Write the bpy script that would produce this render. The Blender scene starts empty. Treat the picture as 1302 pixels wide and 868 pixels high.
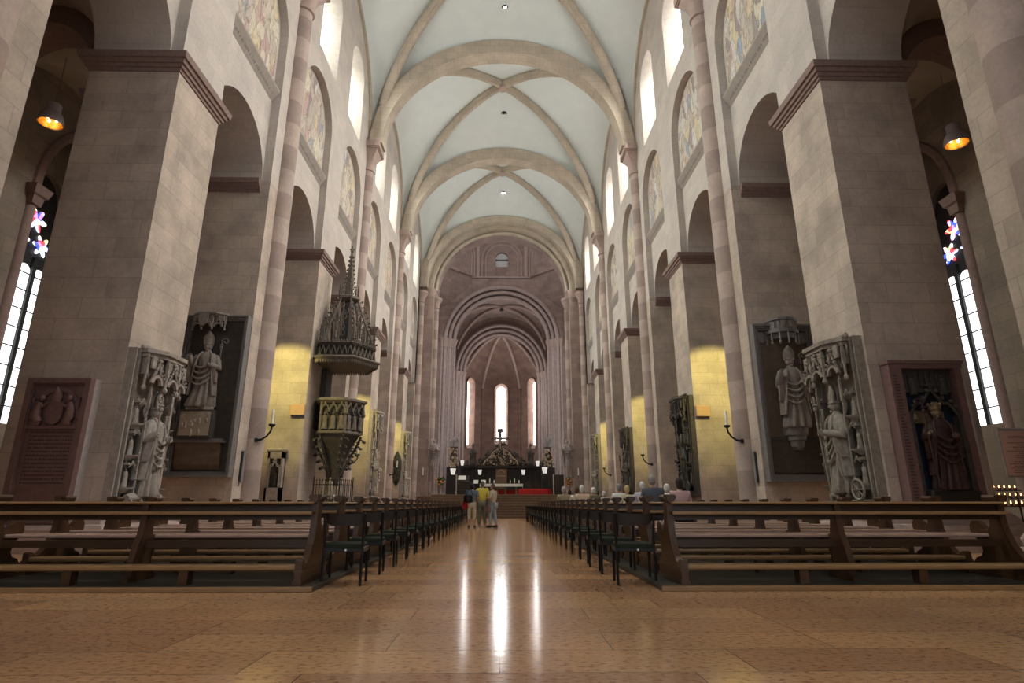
import bpy, bmesh, math, random
from math import sin, cos, pi, radians, sqrt, atan2
from mathutils import Vector, Matrix
random.seed(7)
S = bpy.context.scene
COL = S.collection

# ------------------------------------------------------------------ camera
cam_d = bpy.data.cameras.new('camera'); cam = bpy.data.objects.new('camera', cam_d); COL.objects.link(cam)
cam.location = (0, 0, 0.9)
cam.rotation_euler = (radians(90 + 15.659), 0, radians(-1.079))
cam_d.sensor_width = 36; cam_d.lens = 735.135 / 1302 * 36
cam_d.clip_start = 0.05; cam_d.clip_end = 400
S.camera = cam

# ------------------------------------------------------------------ view, world, light levels
S.view_settings.view_transform = 'Standard'
S.view_settings.look = 'None'
S.view_settings.gamma = 1
S.view_settings.use_curve_mapping = False
S.view_settings.exposure = 0.70
S.cycles.max_bounces = 7; S.cycles.diffuse_bounces = 5; S.cycles.glossy_bounces = 3
S.cycles.transmission_bounces = 2; S.cycles.transparent_max_bounces = 4
S.cycles.sample_clamp_indirect = 6
W = bpy.data.worlds.new('sky'); S.world = W; W.use_nodes = True
bg = W.node_tree.nodes['Background']
bg.inputs[0].default_value = (0.92, 0.96, 1.0, 1)      # daylight that comes in from the open west end behind the camera
bg.inputs[1].default_value = .52
WIN_LEFT, WIN_RIGHT, WIN_APSE, WIN_AISLE = 2.6, 3.6, 8.0, 1.7
SKY_LEFT, SKY_RIGHT, TRANSEPT, DRUM = 2500, 3200, 400, 190 # sky outside the clerestory; unseen lamps added behind transept arches and in the drum   # daylight in the window panes
YELLOW_W = 420.0

# ------------------------------------------------------------------ materials
def nodes(name):
    m = bpy.data.materials.new(name); m.use_nodes = True
    nt = m.node_tree; b = nt.nodes['Principled BSDF']
    return m, nt, b
def N(nt, t, **kw):
    n = nt.nodes.new(t)
    for k, v in kw.items(): setattr(n, k, v)
    return n
def rgb(c): return (c[0], c[1], c[2], 1)
def noise(nt, vec, scale, detail=4, rough=.55):
    n = N(nt, 'ShaderNodeTexNoise'); n.inputs['Scale'].default_value = scale; n.inputs['Detail'].default_value = detail
    n.inputs['Roughness'].default_value = rough
    if vec is not None: nt.links.new(vec, n.inputs['Vector'])
    return n
def ramp(nt, fac, stops, interp='LINEAR'):
    r = N(nt, 'ShaderNodeValToRGB'); r.color_ramp.interpolation = interp
    e = r.color_ramp.elements
    while len(e) < len(stops): e.new(0.5)
    for i, (p, c) in enumerate(stops): e[i].position = p; e[i].color = rgb(c)
    nt.links.new(fac, r.inputs[0]); return r
def mixc(nt, a, b, fac=.5, mode='MULTIPLY'):
    m = N(nt, 'ShaderNodeMix', data_type='RGBA', blend_type=mode)
    for s, v in ((6, a), (7, b), (0, fac)):
        if hasattr(v, 'is_linked') or hasattr(v, 'links'): nt.links.new(v, m.inputs[s])
        elif s == 0: m.inputs[0].default_value = v
        else: m.inputs[s].default_value = rgb(v)
    return m.outputs[2]
def bump(nt, b, h, strength=.3, dist=.02):
    n = N(nt, 'ShaderNodeBump'); n.inputs['Strength'].default_value = strength; n.inputs['Distance'].default_value = dist
    nt.links.new(h, n.inputs['Height']); nt.links.new(n.outputs[0], b.inputs['Normal'])
def stone(name, c1, c2, mortar, bw=.95, rh=.47, course=False, stain=.35):
    """ashlar mapped in the place's own metres on whichever plane a face lies in"""
    m, nt, b = nodes(name); L = nt.links
    g = N(nt, 'ShaderNodeNewGeometry')
    p = N(nt, 'ShaderNodeSeparateXYZ'); L.new(g.outputs['Position'], p.inputs[0])
    n = N(nt, 'ShaderNodeSeparateXYZ'); L.new(g.outputs['True Normal'], n.inputs[0])
    ax = N(nt, 'ShaderNodeMath', operation='ABSOLUTE'); L.new(n.outputs[0], ax.inputs[0])
    gx = N(nt, 'ShaderNodeMath', operation='GREATER_THAN'); L.new(ax.outputs[0], gx.inputs[0]); gx.inputs[1].default_value = .7
    az = N(nt, 'ShaderNodeMath', operation='ABSOLUTE'); L.new(n.outputs[2], az.inputs[0])
    gz = N(nt, 'ShaderNodeMath', operation='GREATER_THAN'); L.new(az.outputs[0], gz.inputs[0]); gz.inputs[1].default_value = .8
    def sel(fac, a, bb):
        x = N(nt, 'ShaderNodeMix', data_type='FLOAT'); L.new(fac, x.inputs[0]); L.new(a, x.inputs[2]); L.new(bb, x.inputs[3]); return x.outputs[0]
    u = sel(gx.outputs[0], p.outputs[0], p.outputs[1])
    v = sel(gz.outputs[0], p.outputs[2], p.outputs[1])
    c = N(nt, 'ShaderNodeCombineXYZ'); L.new(v, c.inputs[1])
    if not course: L.new(u, c.inputs[0])
    br = N(nt, 'ShaderNodeTexBrick'); L.new(c.outputs[0], br.inputs['Vector'])
    br.inputs['Scale'].default_value = 1; br.inputs['Brick Width'].default_value = bw; br.inputs['Row Height'].default_value = rh
    br.inputs['Mortar Size'].default_value = .006; br.inputs['Mortar Smooth'].default_value = .3
    br.inputs['Color1'].default_value = rgb(c1); br.inputs['Color2'].default_value = rgb(c2); br.inputs['Mortar'].default_value = rgb(mortar)
    br.offset_frequency = 2; br.squash_frequency = 3; br.squash = 1.25
    n1 = noise(nt, g.outputs['Position'], .9, 5, .6)
    r1 = ramp(nt, n1.outputs[0], [(.3, (1 - stain,) * 3), (.7, (1.08, 1.06, 1.03))])
    n2 = noise(nt, g.outputs['Position'], 14, 4, .7)
    r2 = ramp(nt, n2.outputs[0], [(.25, (.86, .85, .84)), (.75, (1.06, 1.06, 1.06))])
    L.new(mixc(nt, mixc(nt, br.outputs[0], r1.outputs[0], 1), r2.outputs[0], 1), b.inputs['Base Color'])
    b.inputs['Roughness'].default_value = .85; b.inputs['Specular IOR Level'].default_value = .25
    bump(nt, b, n2.outputs[0], .25, .01)
    return m
def plain(name, c, rough=.6, metal=0., var=.15, scale=6., spec=.4, obj_space=True, stretch=None, c2=None, bmp=0.):
    m, nt, b = nodes(name); L = nt.links
    t = N(nt, 'ShaderNodeTexCoord'); vec = t.outputs['Object']
    if stretch:
        mp = N(nt, 'ShaderNodeMapping'); mp.inputs['Scale'].default_value = stretch; L.new(vec, mp.inputs[0]); vec = mp.outputs[0]
    n = noise(nt, vec, scale, 5, .6)
    a = tuple(x * (1 - var) for x in c); d = c2 or tuple(min(1, x * (1 + var)) for x in c)
    r = ramp(nt, n.outputs[0], [(.3, a), (.7, d)])
    L.new(r.outputs[0], b.inputs['Base Color'])
    b.inputs['Roughness'].default_value = rough; b.inputs['Metallic'].default_value = metal; b.inputs['Specular IOR Level'].default_value = spec
    if bmp: bump(nt, b, n.outputs[0], bmp, .02)
    return m
def glow(name, c, strength, base=(.9, .9, .9)):
    m, nt, b = nodes(name)
    b.inputs['Base Color'].default_value = rgb(base); b.inputs['Emission Color'].default_value = rgb(c); b.inputs['Emission Strength'].default_value = strength
    return m
M = {}
M['stone'] = stone('pink_ashlar', (.575, .485, .415), (.495, .415, .355), (.36, .295, .255))
M['stone_smooth'] = stone('plastered_ashlar', (.56, .51, .47), (.50, .455, .42), (.43, .39, .36), stain=.12)
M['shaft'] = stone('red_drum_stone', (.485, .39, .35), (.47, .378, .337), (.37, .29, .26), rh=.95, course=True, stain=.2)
M['capital'] = plain('red_capital_stone', (.42, .32, .28), .85, var=.12, bmp=.2)
M['impost'] = plain('dark_red_sandstone', (.235, .16, .14), .85, var=.15, scale=9, bmp=.2)
M['rib'] = stone('vault_rib_stone', (.54, .475, .39), (.48, .415, .34), (.3, .26, .2), bw=.5, rh=.5, stain=.15)
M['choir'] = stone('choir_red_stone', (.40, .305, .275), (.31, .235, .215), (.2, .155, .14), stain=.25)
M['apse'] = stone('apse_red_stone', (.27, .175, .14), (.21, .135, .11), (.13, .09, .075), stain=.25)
M['aislestone'] = stone('dim_aisle_stone', (.30, .245, .20), (.24, .195, .16), (.17, .14, .115), stain=.25)  # dark reddish stone of the outer aisle and chapel walls
M['choirshaft'] = plain('choir_shaft_stone', (.40, .315, .295), .8, var=.15, scale=3)
M['plaster'] = plain('vault_plaster', (.715, .765, .75), .9, var=.03, scale=1.2, bmp=.05)
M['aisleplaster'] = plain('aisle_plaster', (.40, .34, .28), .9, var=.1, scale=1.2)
M['wood'] = plain('pew_oak', (.045, .021, .009), .32, var=.35, scale=5, stretch=(1, 9, 9), spec=.5)
M['woodv'] = plain('pew_oak_upright', (.075, .034, .014), .34, var=.35, scale=5, stretch=(9, 9, 1), spec=.5)
M['woodworn'] = plain('worn_oak_edge', (.31, .185, .085), .3, var=.2, scale=5, stretch=(1, 9, 9), spec=.5)  # worn oak, its colour lightened further where rail edges catch light
M['woodseat'] = plain('pew_seat_oak', (.58, .38, .30), .24, var=.2, scale=5, stretch=(1, 9, 9), spec=.6)  # oak made paler: light reflected off the seats is in the colour
M['dais'] = plain('dais_board', (.065, .058, .045), .5, var=.25, scale=3, stretch=(1, 8, 8))
M['blackmetal'] = plain('black_metal', (.012, .012, .013), .38, metal=.3, var=.2)
M['chairback'] = plain('chair_dark_ply', (.018, .010, .007), .4, var=.3, stretch=(1, 6, 6))
M['green'] = plain('dark_green_leather', (.013, .017, .009), .7, var=.3, scale=8, spec=.2)
M['white'] = plain('white_plastic', (.8, .8, .8), .3, var=.02)
M['grey'] = plain('grey_loudspeaker', (.22, .2, .2), .5, var=.05)
M['iron'] = plain('wrought_iron', (.012, .011, .01), .55, metal=.4, var=.2)
M['wax'] = plain('white_wax', (.85, .83, .75), .4, var=.03)
M['peach'] = plain('peach_painted_box', (.55, .34, .19), .6, var=.04)
M['plaque'] = plain('red_sandstone_plaque', (.175, .10, .092), .8, var=.14, scale=10, bmp=.2)
M['plaqueside'] = plain('pale_stone_frame', (.36, .31, .30), .8, var=.12, scale=10)
M['tomb'] = plain('grey_carved_stone', (.33, .285, .25), .8, var=.22, scale=9, bmp=.25)
M['tombR'] = plain('weathered_carved_stone', (.25, .215, .175), .8, var=.28, scale=9, bmp=.25)
M['relief'] = plain('grey_brown_carving', (.24, .205, .18), .7, var=.2, scale=9, bmp=.2)
M['slate'] = plain('dark_slate_backing', (.062, .052, .043), .55, var=.25, scale=6)
M['slateframe'] = plain('grey_slate_frame', (.17, .155, .15), .5, var=.18, scale=10)
M['brownpanel'] = plain('brown_stone_panel', (.13, .095, .07), .7, var=.2, scale=5)
M['palerelief'] = plain('pale_relief_panel', (.36, .30, .24), .7, var=.15, scale=12)
M['black'] = plain('black_stone', (.02, .018, .017), .5, var=.3)
M['darkblue'] = plain('dark_blue_niche', (.012, .02, .045), .7, var=.4)
M['redrobe'] = plain('faded_red_robe', (.05, .022, .018), .6, var=.4, scale=14)
M['gilt'] = plain('worn_gilding', (.25, .18, .11), .45, metal=.4, var=.4, scale=20)
M['pulpit'] = plain('dark_carved_pulpit_stone', (.16, .135, .11), .75, var=.25, scale=9, bmp=.2)
M['pulpitdark'] = plain('sooty_pulpit_stone', (.07, .06, .052), .8, var=.3, scale=9)  # darker tone of the pulpit stone
M['choirwood'] = plain('black_choir_oak', (.022, .013, .010), .45, var=.35, scale=7, stretch=(8, 8, 1))
M['goldwood'] = plain('panel_oak', (.20, .115, .06), .45, var=.15, scale=5, stretch=(8, 8, 1))
M['crest'] = plain('dark_crest_carving', (.075, .055, .042), .5, var=.6, scale=9)
M['crestgilt'] = plain('crest_gilding', (.45, .33, .22), .4, metal=.35, var=.4, scale=14)
M['cloth'] = plain('white_altar_cloth', (.78, .77, .74), .8, var=.04)
M['red'] = plain('red_cloth', (.36, .008, .012), .8, var=.2, scale=5)
M['stepwood'] = plain('brown_step_stone', (.125, .072, .05), .5, var=.2, scale=4)
M['lampmetal'] = plain('grey_lamp_metal', (.62, .58, .64), .4, metal=.2, var=.1)
M['lampgold'] = plain('lamp_gold_lining', (.60, .30, .04), .3, metal=.3, var=.3, scale=12)
M['sign'] = plain('pink_notice', (.68, .45, .41), .7, var=.05)
M['plaqueink'] = plain('cut_lettering', (.085, .05, .046), .85, var=.1)
M['nosing'] = plain('worn_step_edge', (.24, .15, .105), .5, var=.2)  # lighter brown strip along the step edges
M['ink'] = plain('print_ink', (.16, .08, .08), .8, var=.05)
M['skin'] = plain('skin', (.48, .30, .22), .55, var=.08)
M['lead'] = plain('window_lead', (.03, .03, .03), .6, var=.2)
M['winframe'] = plain('window_reveal_stone', (.34, .30, .265), .85, var=.1, scale=5)  # shade of the window reveals is put into this darker stone colour
M['leaf'] = plain('flower_leaf', (.05, .09, .03), .6, var=.4, scale=20)
M['bloom'] = plain('orange_bloom', (.65, .30, .12), .6, var=.4, scale=20)
M['bulb'] = glow('lit_bulb', (1, .95, .75), 60)
M['lampbulb'] = glow('lit_warm_bulb', (1, .72, .3), 9)
M['flame'] = glow('candle_flame', (1, .36, .10), 7)
M['shade'] = glow('lit_white_shade', (1, .95, .85), .28)
def pane_mat(name, c, s, sx=2.2):
    """bright sky seen through hazy leaded glass: light that the pane lets in"""
    m, nt, b = nodes(name); L = nt.links
    g = N(nt, 'ShaderNodeNewGeometry'); n = noise(nt, g.outputs['Position'], sx, 3)
    r = ramp(nt, n.outputs[0], [(.3, tuple(x * .86 for x in c)), (.7, c)])
    L.new(r.outputs[0], b.inputs['Emission Color']); b.inputs['Emission Strength'].default_value = s
    b.inputs['Base Color'].default_value = (.4, .4, .4, 1); b.inputs['Roughness'].default_value = .3
    return m
def clear_pane(name, c, haze):
    """thin leaded glass: lets the sky's light through, and its own haze shines a little"""
    m, nt, b = nodes(name); L = nt.links
    t = N(nt, 'ShaderNodeBsdfTransparent'); t.inputs[0].default_value = rgb(c)
    e = N(nt, 'ShaderNodeEmission'); e.inputs[0].default_value = rgb(c); e.inputs[1].default_value = haze
    a = N(nt, 'ShaderNodeAddShader'); L.new(t.outputs[0], a.inputs[0]); L.new(e.outputs[0], a.inputs[1])
    L.new(a.outputs[0], nt.nodes['Material Output'].inputs[0]); nt.nodes.remove(b)
    return m
M['paneL'] = clear_pane('north_pane', (.93, .95, .92), WIN_LEFT)
M['paneR'] = clear_pane('south_pane', (.97, .97, .95), WIN_RIGHT)
def skylight(name, loc, aim, sx, sy, power, c):
    l = bpy.data.lights.new(name, 'AREA'); l.shape = 'RECTANGLE'; l.size = sx; l.size_y = sy; l.energy = power; l.color = c
    o = bpy.data.objects.new(name, l); COL.objects.link(o); o.location = loc
    o.rotation_euler = (Vector(aim) - Vector(loc)).to_track_quat('-Z', 'Y').to_euler()
    return o
M['paneA'] = pane_mat('apse_pane', (1, .985, .97), WIN_APSE)
M['paneC'] = pane_mat('aisle_pane', (.95, .97, 1), WIN_AISLE)
M['panedim'] = pane_mat('drum_pane', (.5, .5, .5), .10)
def stained():
    m, nt, b = nodes('stained_rosette'); L = nt.links
    g = N(nt, 'ShaderNodeNewGeometry'); v = N(nt, 'ShaderNodeTexVoronoi'); v.inputs['Scale'].default_value = 6.5
    L.new(g.outputs['Position'], v.inputs['Vector'])
    s = N(nt, 'ShaderNodeSeparateColor'); L.new(v.outputs['Color'], s.inputs[0])
    r = ramp(nt, s.outputs[0], [(0, (.05, .08, .6)), (.25, (.7, .75, 1)), (.5, (.45, .05, .06)), (.65, (.9, .9, 1)), (.82, (.5, .2, .6)), (.92, (1, .8, .3))], 'CONSTANT')
    L.new(r.outputs[0], b.inputs['Emission Color']); b.inputs['Emission Strength'].default_value = 1.6
    b.inputs['Base Color'].default_value = (.02, .02, .03, 1)
    return m
M['stained'] = stained()
def mural():
    m, nt, b = nodes('mural_paint'); L = nt.links
    g = N(nt, 'ShaderNodeNewGeometry')
    mp = N(nt, 'ShaderNodeMapping'); mp.inputs['Scale'].default_value = (1, 1, .42); L.new(g.outputs['Position'], mp.inputs[0])
    w = noise(nt, mp.outputs[0], 1.6, 3)
    add = N(nt, 'ShaderNodeVectorMath', operation='MULTIPLY_ADD'); L.new(w.outputs['Color'], add.inputs[0]); add.inputs[1].default_value = (.9, .9, .9); L.new(mp.outputs[0], add.inputs[2])
    v = N(nt, 'ShaderNodeTexVoronoi'); v.inputs['Scale'].default_value = 2.6; L.new(add.outputs[0], v.inputs['Vector'])
    s = N(nt, 'ShaderNodeSeparateColor'); L.new(v.outputs['Color'], s.inputs[0])
    r = ramp(nt, s.outputs[0], [(0, (.48, .43, .38)), (.2, (.60, .52, .36)), (.36, (.60, .58, .55)), (.52, (.50, .37, .34)), (.6, (.33, .39, .47)), (.67, (.56, .49, .43)), (.8, (.60, .56, .46)), (.93, (.34, .29, .30))], 'CONSTANT')
    n2 = noise(nt, add.outputs[0], 7, 5, .7)
    r2 = ramp(nt, n2.outputs[0], [(.3, (.6, .58, .56)), (.6, (1.05, 1.03, 1))])
    v2 = N(nt, 'ShaderNodeTexVoronoi', feature='DISTANCE_TO_EDGE'); v2.inputs['Scale'].default_value = 2.6; L.new(add.outputs[0], v2.inputs['Vector'])
    r3 = ramp(nt, v2.outputs[0], [(0, (.62, .55, .5)), (.06, (1, 1, 1))])
    L.new(mixc(nt, mixc(nt, r.outputs[0], r2.outputs[0], 1), r3.outputs[0], 1), b.inputs['Base Color'])
    b.inputs['Roughness'].default_value = .9
    return m
M['mural'] = mural()
def floor_mat():
    m, nt, b = nodes('marble_slabs'); L = nt.links
    g = N(nt, 'ShaderNodeNewGeometry')
    br = N(nt, 'ShaderNodeTexBrick'); L.new(g.outputs['Position'], br.inputs['Vector'])
    br.inputs['Scale'].default_value = 1; br.inputs['Brick Width'].default_value = 1.45; br.inputs['Row Height'].default_value = .51
    br.inputs['Mortar Size'].default_value = .0035; br.inputs['Mortar Smooth'].default_value = .2; br.squash = 1.5; br.squash_frequency = 3
    br.inputs['Color1'].default_value = rgb((.76, .455, .24)); br.inputs['Color2'].default_value = rgb((.55, .30, .17)); br.inputs['Mortar'].default_value = rgb((.13, .075, .05))
    mp = N(nt, 'ShaderNodeMapping'); mp.inputs['Scale'].default_value = (1.15, 1.7, 1); L.new(g.outputs['Position'], mp.inputs[0])
    n1 = noise(nt, mp.outputs[0], 17, 5, .6); r1 = ramp(nt, n1.outputs[0], [(.36, (.58, .50, .46)), (.47, (.97, .96, .95)), (.56, (1, 1, 1)), (.68, (1.16, 1.13, 1.0))])
    n2 = noise(nt, g.outputs['Position'], .7, 3); r2 = ramp(nt, n2.outputs[0], [(.3, (.82, .84, .86)), (.7, (1.1, 1.06, 1))])
    L.new(mixc(nt, mixc(nt, br.outputs[0], r1.outputs[0], 1), r2.outputs[0], 1), b.inputs['Base Color'])
    r3 = ramp(nt, n1.outputs[0], [(.3, (.12,) * 3), (.7, (.155,) * 3)])
    L.new(r3.outputs[0], b.inputs['Roughness']); b.inputs['Specular IOR Level'].default_value = .55
    mp2 = N(nt, 'ShaderNodeMapping'); mp2.inputs['Scale'].default_value = (.8, 4, 1); L.new(g.outputs['Position'], mp2.inputs[0])
    n3 = noise(nt, mp2.outputs[0], 2.2, 2); bump(nt, b, n3.outputs[0], .05, .02)
    return m
M['floor'] = floor_mat()

# ------------------------------------------------------------------ mesh builder
class MB:
    def __init__(s): s.v = []; s.f = []
    def add(s, vs, fs):
        o = len(s.v); s.v += [tuple(v) for v in vs]; s.f += [tuple(i + o for i in f) for f in fs]; return s
    def box(s, x0, y0, z0, x1, y1, z1):
        return s.add([(x0, y0, z0), (x1, y0, z0), (x1, y1, z0), (x0, y1, z0), (x0, y0, z1), (x1, y0, z1), (x1, y1, z1), (x0, y1, z1)],
                     [(0, 3, 2, 1), (4, 5, 6, 7), (0, 1, 5, 4), (1, 2, 6, 5), (2, 3, 7, 6), (3, 0, 4, 7)])
    def bevel_box(s, x0, y0, z0, x1, y1, z1, b=.02):
        # a box with chamfered vertical and top edges
        def ring(d, z): return [(x0 + d, y0, z), (x1 - d, y0, z), (x1, y0 + d, z), (x1, y1 - d, z), (x1 - d, y1, z), (x0 + d, y1, z), (x0, y1 - d, z), (x0, y0 + d, z)]
        def ins(r, d): 
            cx, cy = (x0 + x1) / 2, (y0 + y1) / 2
            return [(x + math.copysign(d, cx - x), y + math.copysign(d, cy - y), z) for x, y, z in r]
        R = [ins(ring(b, z0), b), ring(b, z0 + b), ring(b, z1 - b), ins(ring(b, z1), b)]
        return s.loft(R, True)
    def loft(s, rings, cap=True, closed=True):
        n = len(rings[0]); vs = [p for r in rings for p in r]; fs = []
        for i in range(len(rings) - 1):
            for j in range(n if closed else n - 1):
                k = (j + 1) % n
                fs.append((i * n + j, i * n + k, (i + 1) * n + k, (i + 1) * n + j))
        if cap: fs += [tuple(range(n))[::-1], tuple(range((len(rings) - 1) * n, len(rings) * n))]
        return s.add(vs, fs)
    def lathe(s, cx, cy, prof, n=16, a0=0, a1=2 * pi, fold=0, nf=0, ph=0, cap=True):
        full = abs(a1 - a0 - 2 * pi) < 1e-6
        k = n if full else n + 1
        rings = []
        for r, z in prof:
            rings.append([(cx + r * (1 + fold * sin(nf * (a0 + (a1 - a0) * j / n) + ph)) * cos(a0 + (a1 - a0) * j / n), cy + r * (1 + fold * sin(nf * (a0 + (a1 - a0) * j / n) + ph)) * sin(a0 + (a1 - a0) * j / n), z) for j in range(k)])
        return s.loft(rings, cap, full)
    def ell(s, c, r, nu=10, nv=7, rot=None):
        vs = []
        for i in range(nv + 1):
            t = pi * i / nv; t = min(max(t, .02), pi - .02)
            vs.append([Vector((r[0] * sin(t) * cos(2 * pi * j / nu), r[1] * sin(t) * sin(2 * pi * j / nu), -r[2] * cos(t))) for j in range(nu)])
        if rot is not None: vs = [[rot @ p for p in q] for q in vs]
        c = Vector(c)
        return s.loft([[tuple(c + p) for p in q] for q in vs], True)
    def tube(s, pts, r, n=8, cap=True, flat=1.0):
        pts = [Vector(p) for p in pts]; m = len(pts)
        rs = r if isinstance(r, (list, tuple)) else [r] * m
        rings = []; up = None
        for i, p in enumerate(pts):
            d = (pts[min(i + 1, m - 1)] - pts[max(i - 1, 0)])
            if d.length < 1e-9: d = Vector((0, 0, 1))
            d.normalize()
            if up is None:
                up = Vector((0, 0, 1)) if abs(d.z) < .9 else Vector((1, 0, 0))
            a = d.cross(up)
            if a.length < 1e-6: a = d.cross(Vector((0, 1, 0)))
            a.normalize(); b2 = a.cross(d).normalized(); up = b2
            rings.append([tuple(p + a * (rs[i] * cos(2 * pi * j / n)) + b2 * (rs[i] * flat * sin(2 * pi * j / n))) for j in range(n)])
        return s.loft(rings, cap)
    def prism(s, poly, axis, a, b):
        """poly of 2-D points swept from a to b along axis; the points are the other two axes in order"""
        def P(u, v, t): return {'x': (t, u, v), 'y': (u, t, v), 'z': (u, v, t)}[axis]
        n = len(poly)
        vs = [P(u, v, a) for u, v in poly] + [P(u, v, b) for u, v in poly]
        fs = [tuple(range(n)), tuple(range(2 * n - 1, n - 1, -1))] + [(i, i + n, (i + 1) % n + n, (i + 1) % n) for i in range(n)]
        return s.add(vs, fs)
    def arch_band(s, axis, c, zs, ri, ro, t0, t1, n=24, bi=None, bo=None):
        """half-round band: centre c along the span, springing zs, radii ri..ro (heights bi, bo), depth t0..t1"""
        bi = bi or ri; bo = bo or ro; rings = []
        def P(u, v, t): return (t, u, v) if axis == 'x' else (u, t, v)
        for i in range(n + 1):
            a = pi * i / n
            rings.append([P(c + ri * cos(a), zs + bi * sin(a), t0), P(c + ro * cos(a), zs + bo * sin(a), t0), P(c + ro * cos(a), zs + bo * sin(a), t1), P(c + ri * cos(a), zs + bi * sin(a), t1)])
        return s.loft(rings, True)
    def frame(s, x0, z0, x1, z1, w, y0, y1):
        """four mitred bars round a rectangle"""
        o = [(x0, z0), (x1, z0), (x1, z1), (x0, z1)]; i = [(x0 + w, z0 + w), (x1 - w, z0 + w), (x1 - w, z1 - w), (x0 + w, z1 - w)]
        vs = [(x, y, z) for y in (y0, y1) for x, z in o + i]; fs = []
        for k in range(4):
            q = (k + 1) % 4; fs += [(k, q, q + 4, k + 4), (k + 8, k + 12, q + 12, q + 8), (k, k + 8, q + 8, q), (k + 4, q + 4, q + 12, k + 12)]
        return s.add(vs, fs)
    def build(s, name, mat, parent=None, smooth=True, mats=None, ang=40):
        me = bpy.data.meshes.new(name); me.from_pydata(s.v, [], s.f)
        bm = bmesh.new(); bm.from_mesh(me); bmesh.ops.recalc_face_normals(bm, faces=bm.faces); bm.to_mesh(me); bm.free()
        if isinstance(mat, str): mat = M[mat]
        me.materials.append(mat)
        if smooth:
            for p in me.polygons: p.use_smooth = True
            try: me.set_sharp_from_angle(angle=radians(ang))
            except Exception: pass
        o = bpy.data.objects.new(name, me); COL.objects.link(o)
        if parent is not None: o.parent = parent
        return o
def tag(o, label=None, cat=None, group=None, kind=None):
    for k, v in (('label', label), ('category', cat), ('group', group), ('kind', kind)):
        if v: o[k] = v
    return o
def empty(name, loc=(0, 0, 0), rz=0, label=None, cat=None, group=None, kind=None):
    o = bpy.data.objects.new(name, None); COL.objects.link(o); o.location = loc; o.rotation_euler = (0, 0, rz)
    return tag(o, label, cat, group, kind)
def copy_tree(o, parent=None):
    c = o.copy(); COL.objects.link(c)
    if parent is not None: c.parent = parent
    for ch in list(o.children): copy_tree(ch, c)
    return c
ORD = 'first second third fourth fifth sixth seventh eighth ninth tenth eleventh twelfth thirteenth fourteenth fifteenth sixteenth seventeenth eighteenth nineteenth twentieth twenty-first twenty-second twenty-third twenty-fourth twenty-fifth twenty-sixth'.split()
SIDE = {-1: 'left', 1: 'right'}
# ------------------------------------------------------------------ the building
HW = 7.85            # nave half width at the pier faces
REC = 0.30           # depth of the blind niches
Y0, STEP, PW = 11.9, 5.65, 2.0
def pier_y(k): return Y0 + STEP * (k - 1)          # west face of pier k (k = 0 stands beside the camera)
SPR, NSPR, NAPEX = 11.42, 17.05, 18.9
CAPZ = 21.1
def struct(name, mb, mat, **kw):
    o = mb.build(name, mat, **kw); o['kind'] = 'structure'; return o

# floor, raised choir
f = MB().box(-19, -9, -.3, 19, 56, 0); struct('floor', f, 'floor', smooth=False)
f = MB().prism([(-4.75, 41), (4.75, 41), (4.75, 52.7), (9, 52.7), (9, 89), (-9, 89), (-9, 52.7), (-4.75, 52.7)], 'z', -.3, 1.5); struct('choir_floor', f, 'stepwood', smooth=False)
st = empty('stair', (0, 38, 0)); st['kind'] = 'structure'
for i in range(9):
    MB().bevel_box(-4.75, i * .34, 0, 4.75, 3.05, (i + 1) * 1.5 / 9 - .004, .012).build('step', 'stepwood', st, smooth=False)
    MB().box(-4.75, i * .34 - .012, (i + 1) * 1.5 / 9 - .035, 4.75, i * .34 + .05, (i + 1) * 1.5 / 9).build('step_nosing', 'nosing', st, smooth=False)

def arch_notch(ya, yb, z0, zt, yc, r, zs, n=20):
    """wall face ya..yb, z0..zt with a round-headed opening cut from its foot"""
    pts = [(ya, z0), (yc - r, z0), (yc - r, zs)]
    pts += [(yc - r * cos(pi * i / n), zs + r * sin(pi * i / n)) for i in range(1, n)]
    pts += [(yc + r, zs), (yc + r, z0), (yb, z0), (yb, zt), (ya, zt)]
    return pts
def wall_with_arch(mb, ya, yb, z0, zt, yc, r, zs, x0, x1, n=20):
    mb.prism(arch_notch(ya, yb, z0, zt, yc, r, zs, n), 'x', x0, x1)
def window_splay(mb, yc, r0, r1, zb0, zb1, zs, x0, x1, n=14):
    """splayed reveal between the wall face x0 (wide) and the pane x1 (narrow)"""
    def out(r, zb, x): return [(x, yc - r, zb)] + [(x, yc - r * cos(pi * i / n), zs + r * sin(pi * i / n)) for i in range(n + 1)] + [(x, yc + r, zb)]
    mb.loft([out(r0, zb0, x0), out(r1, zb1, x1)], cap=False)

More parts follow.
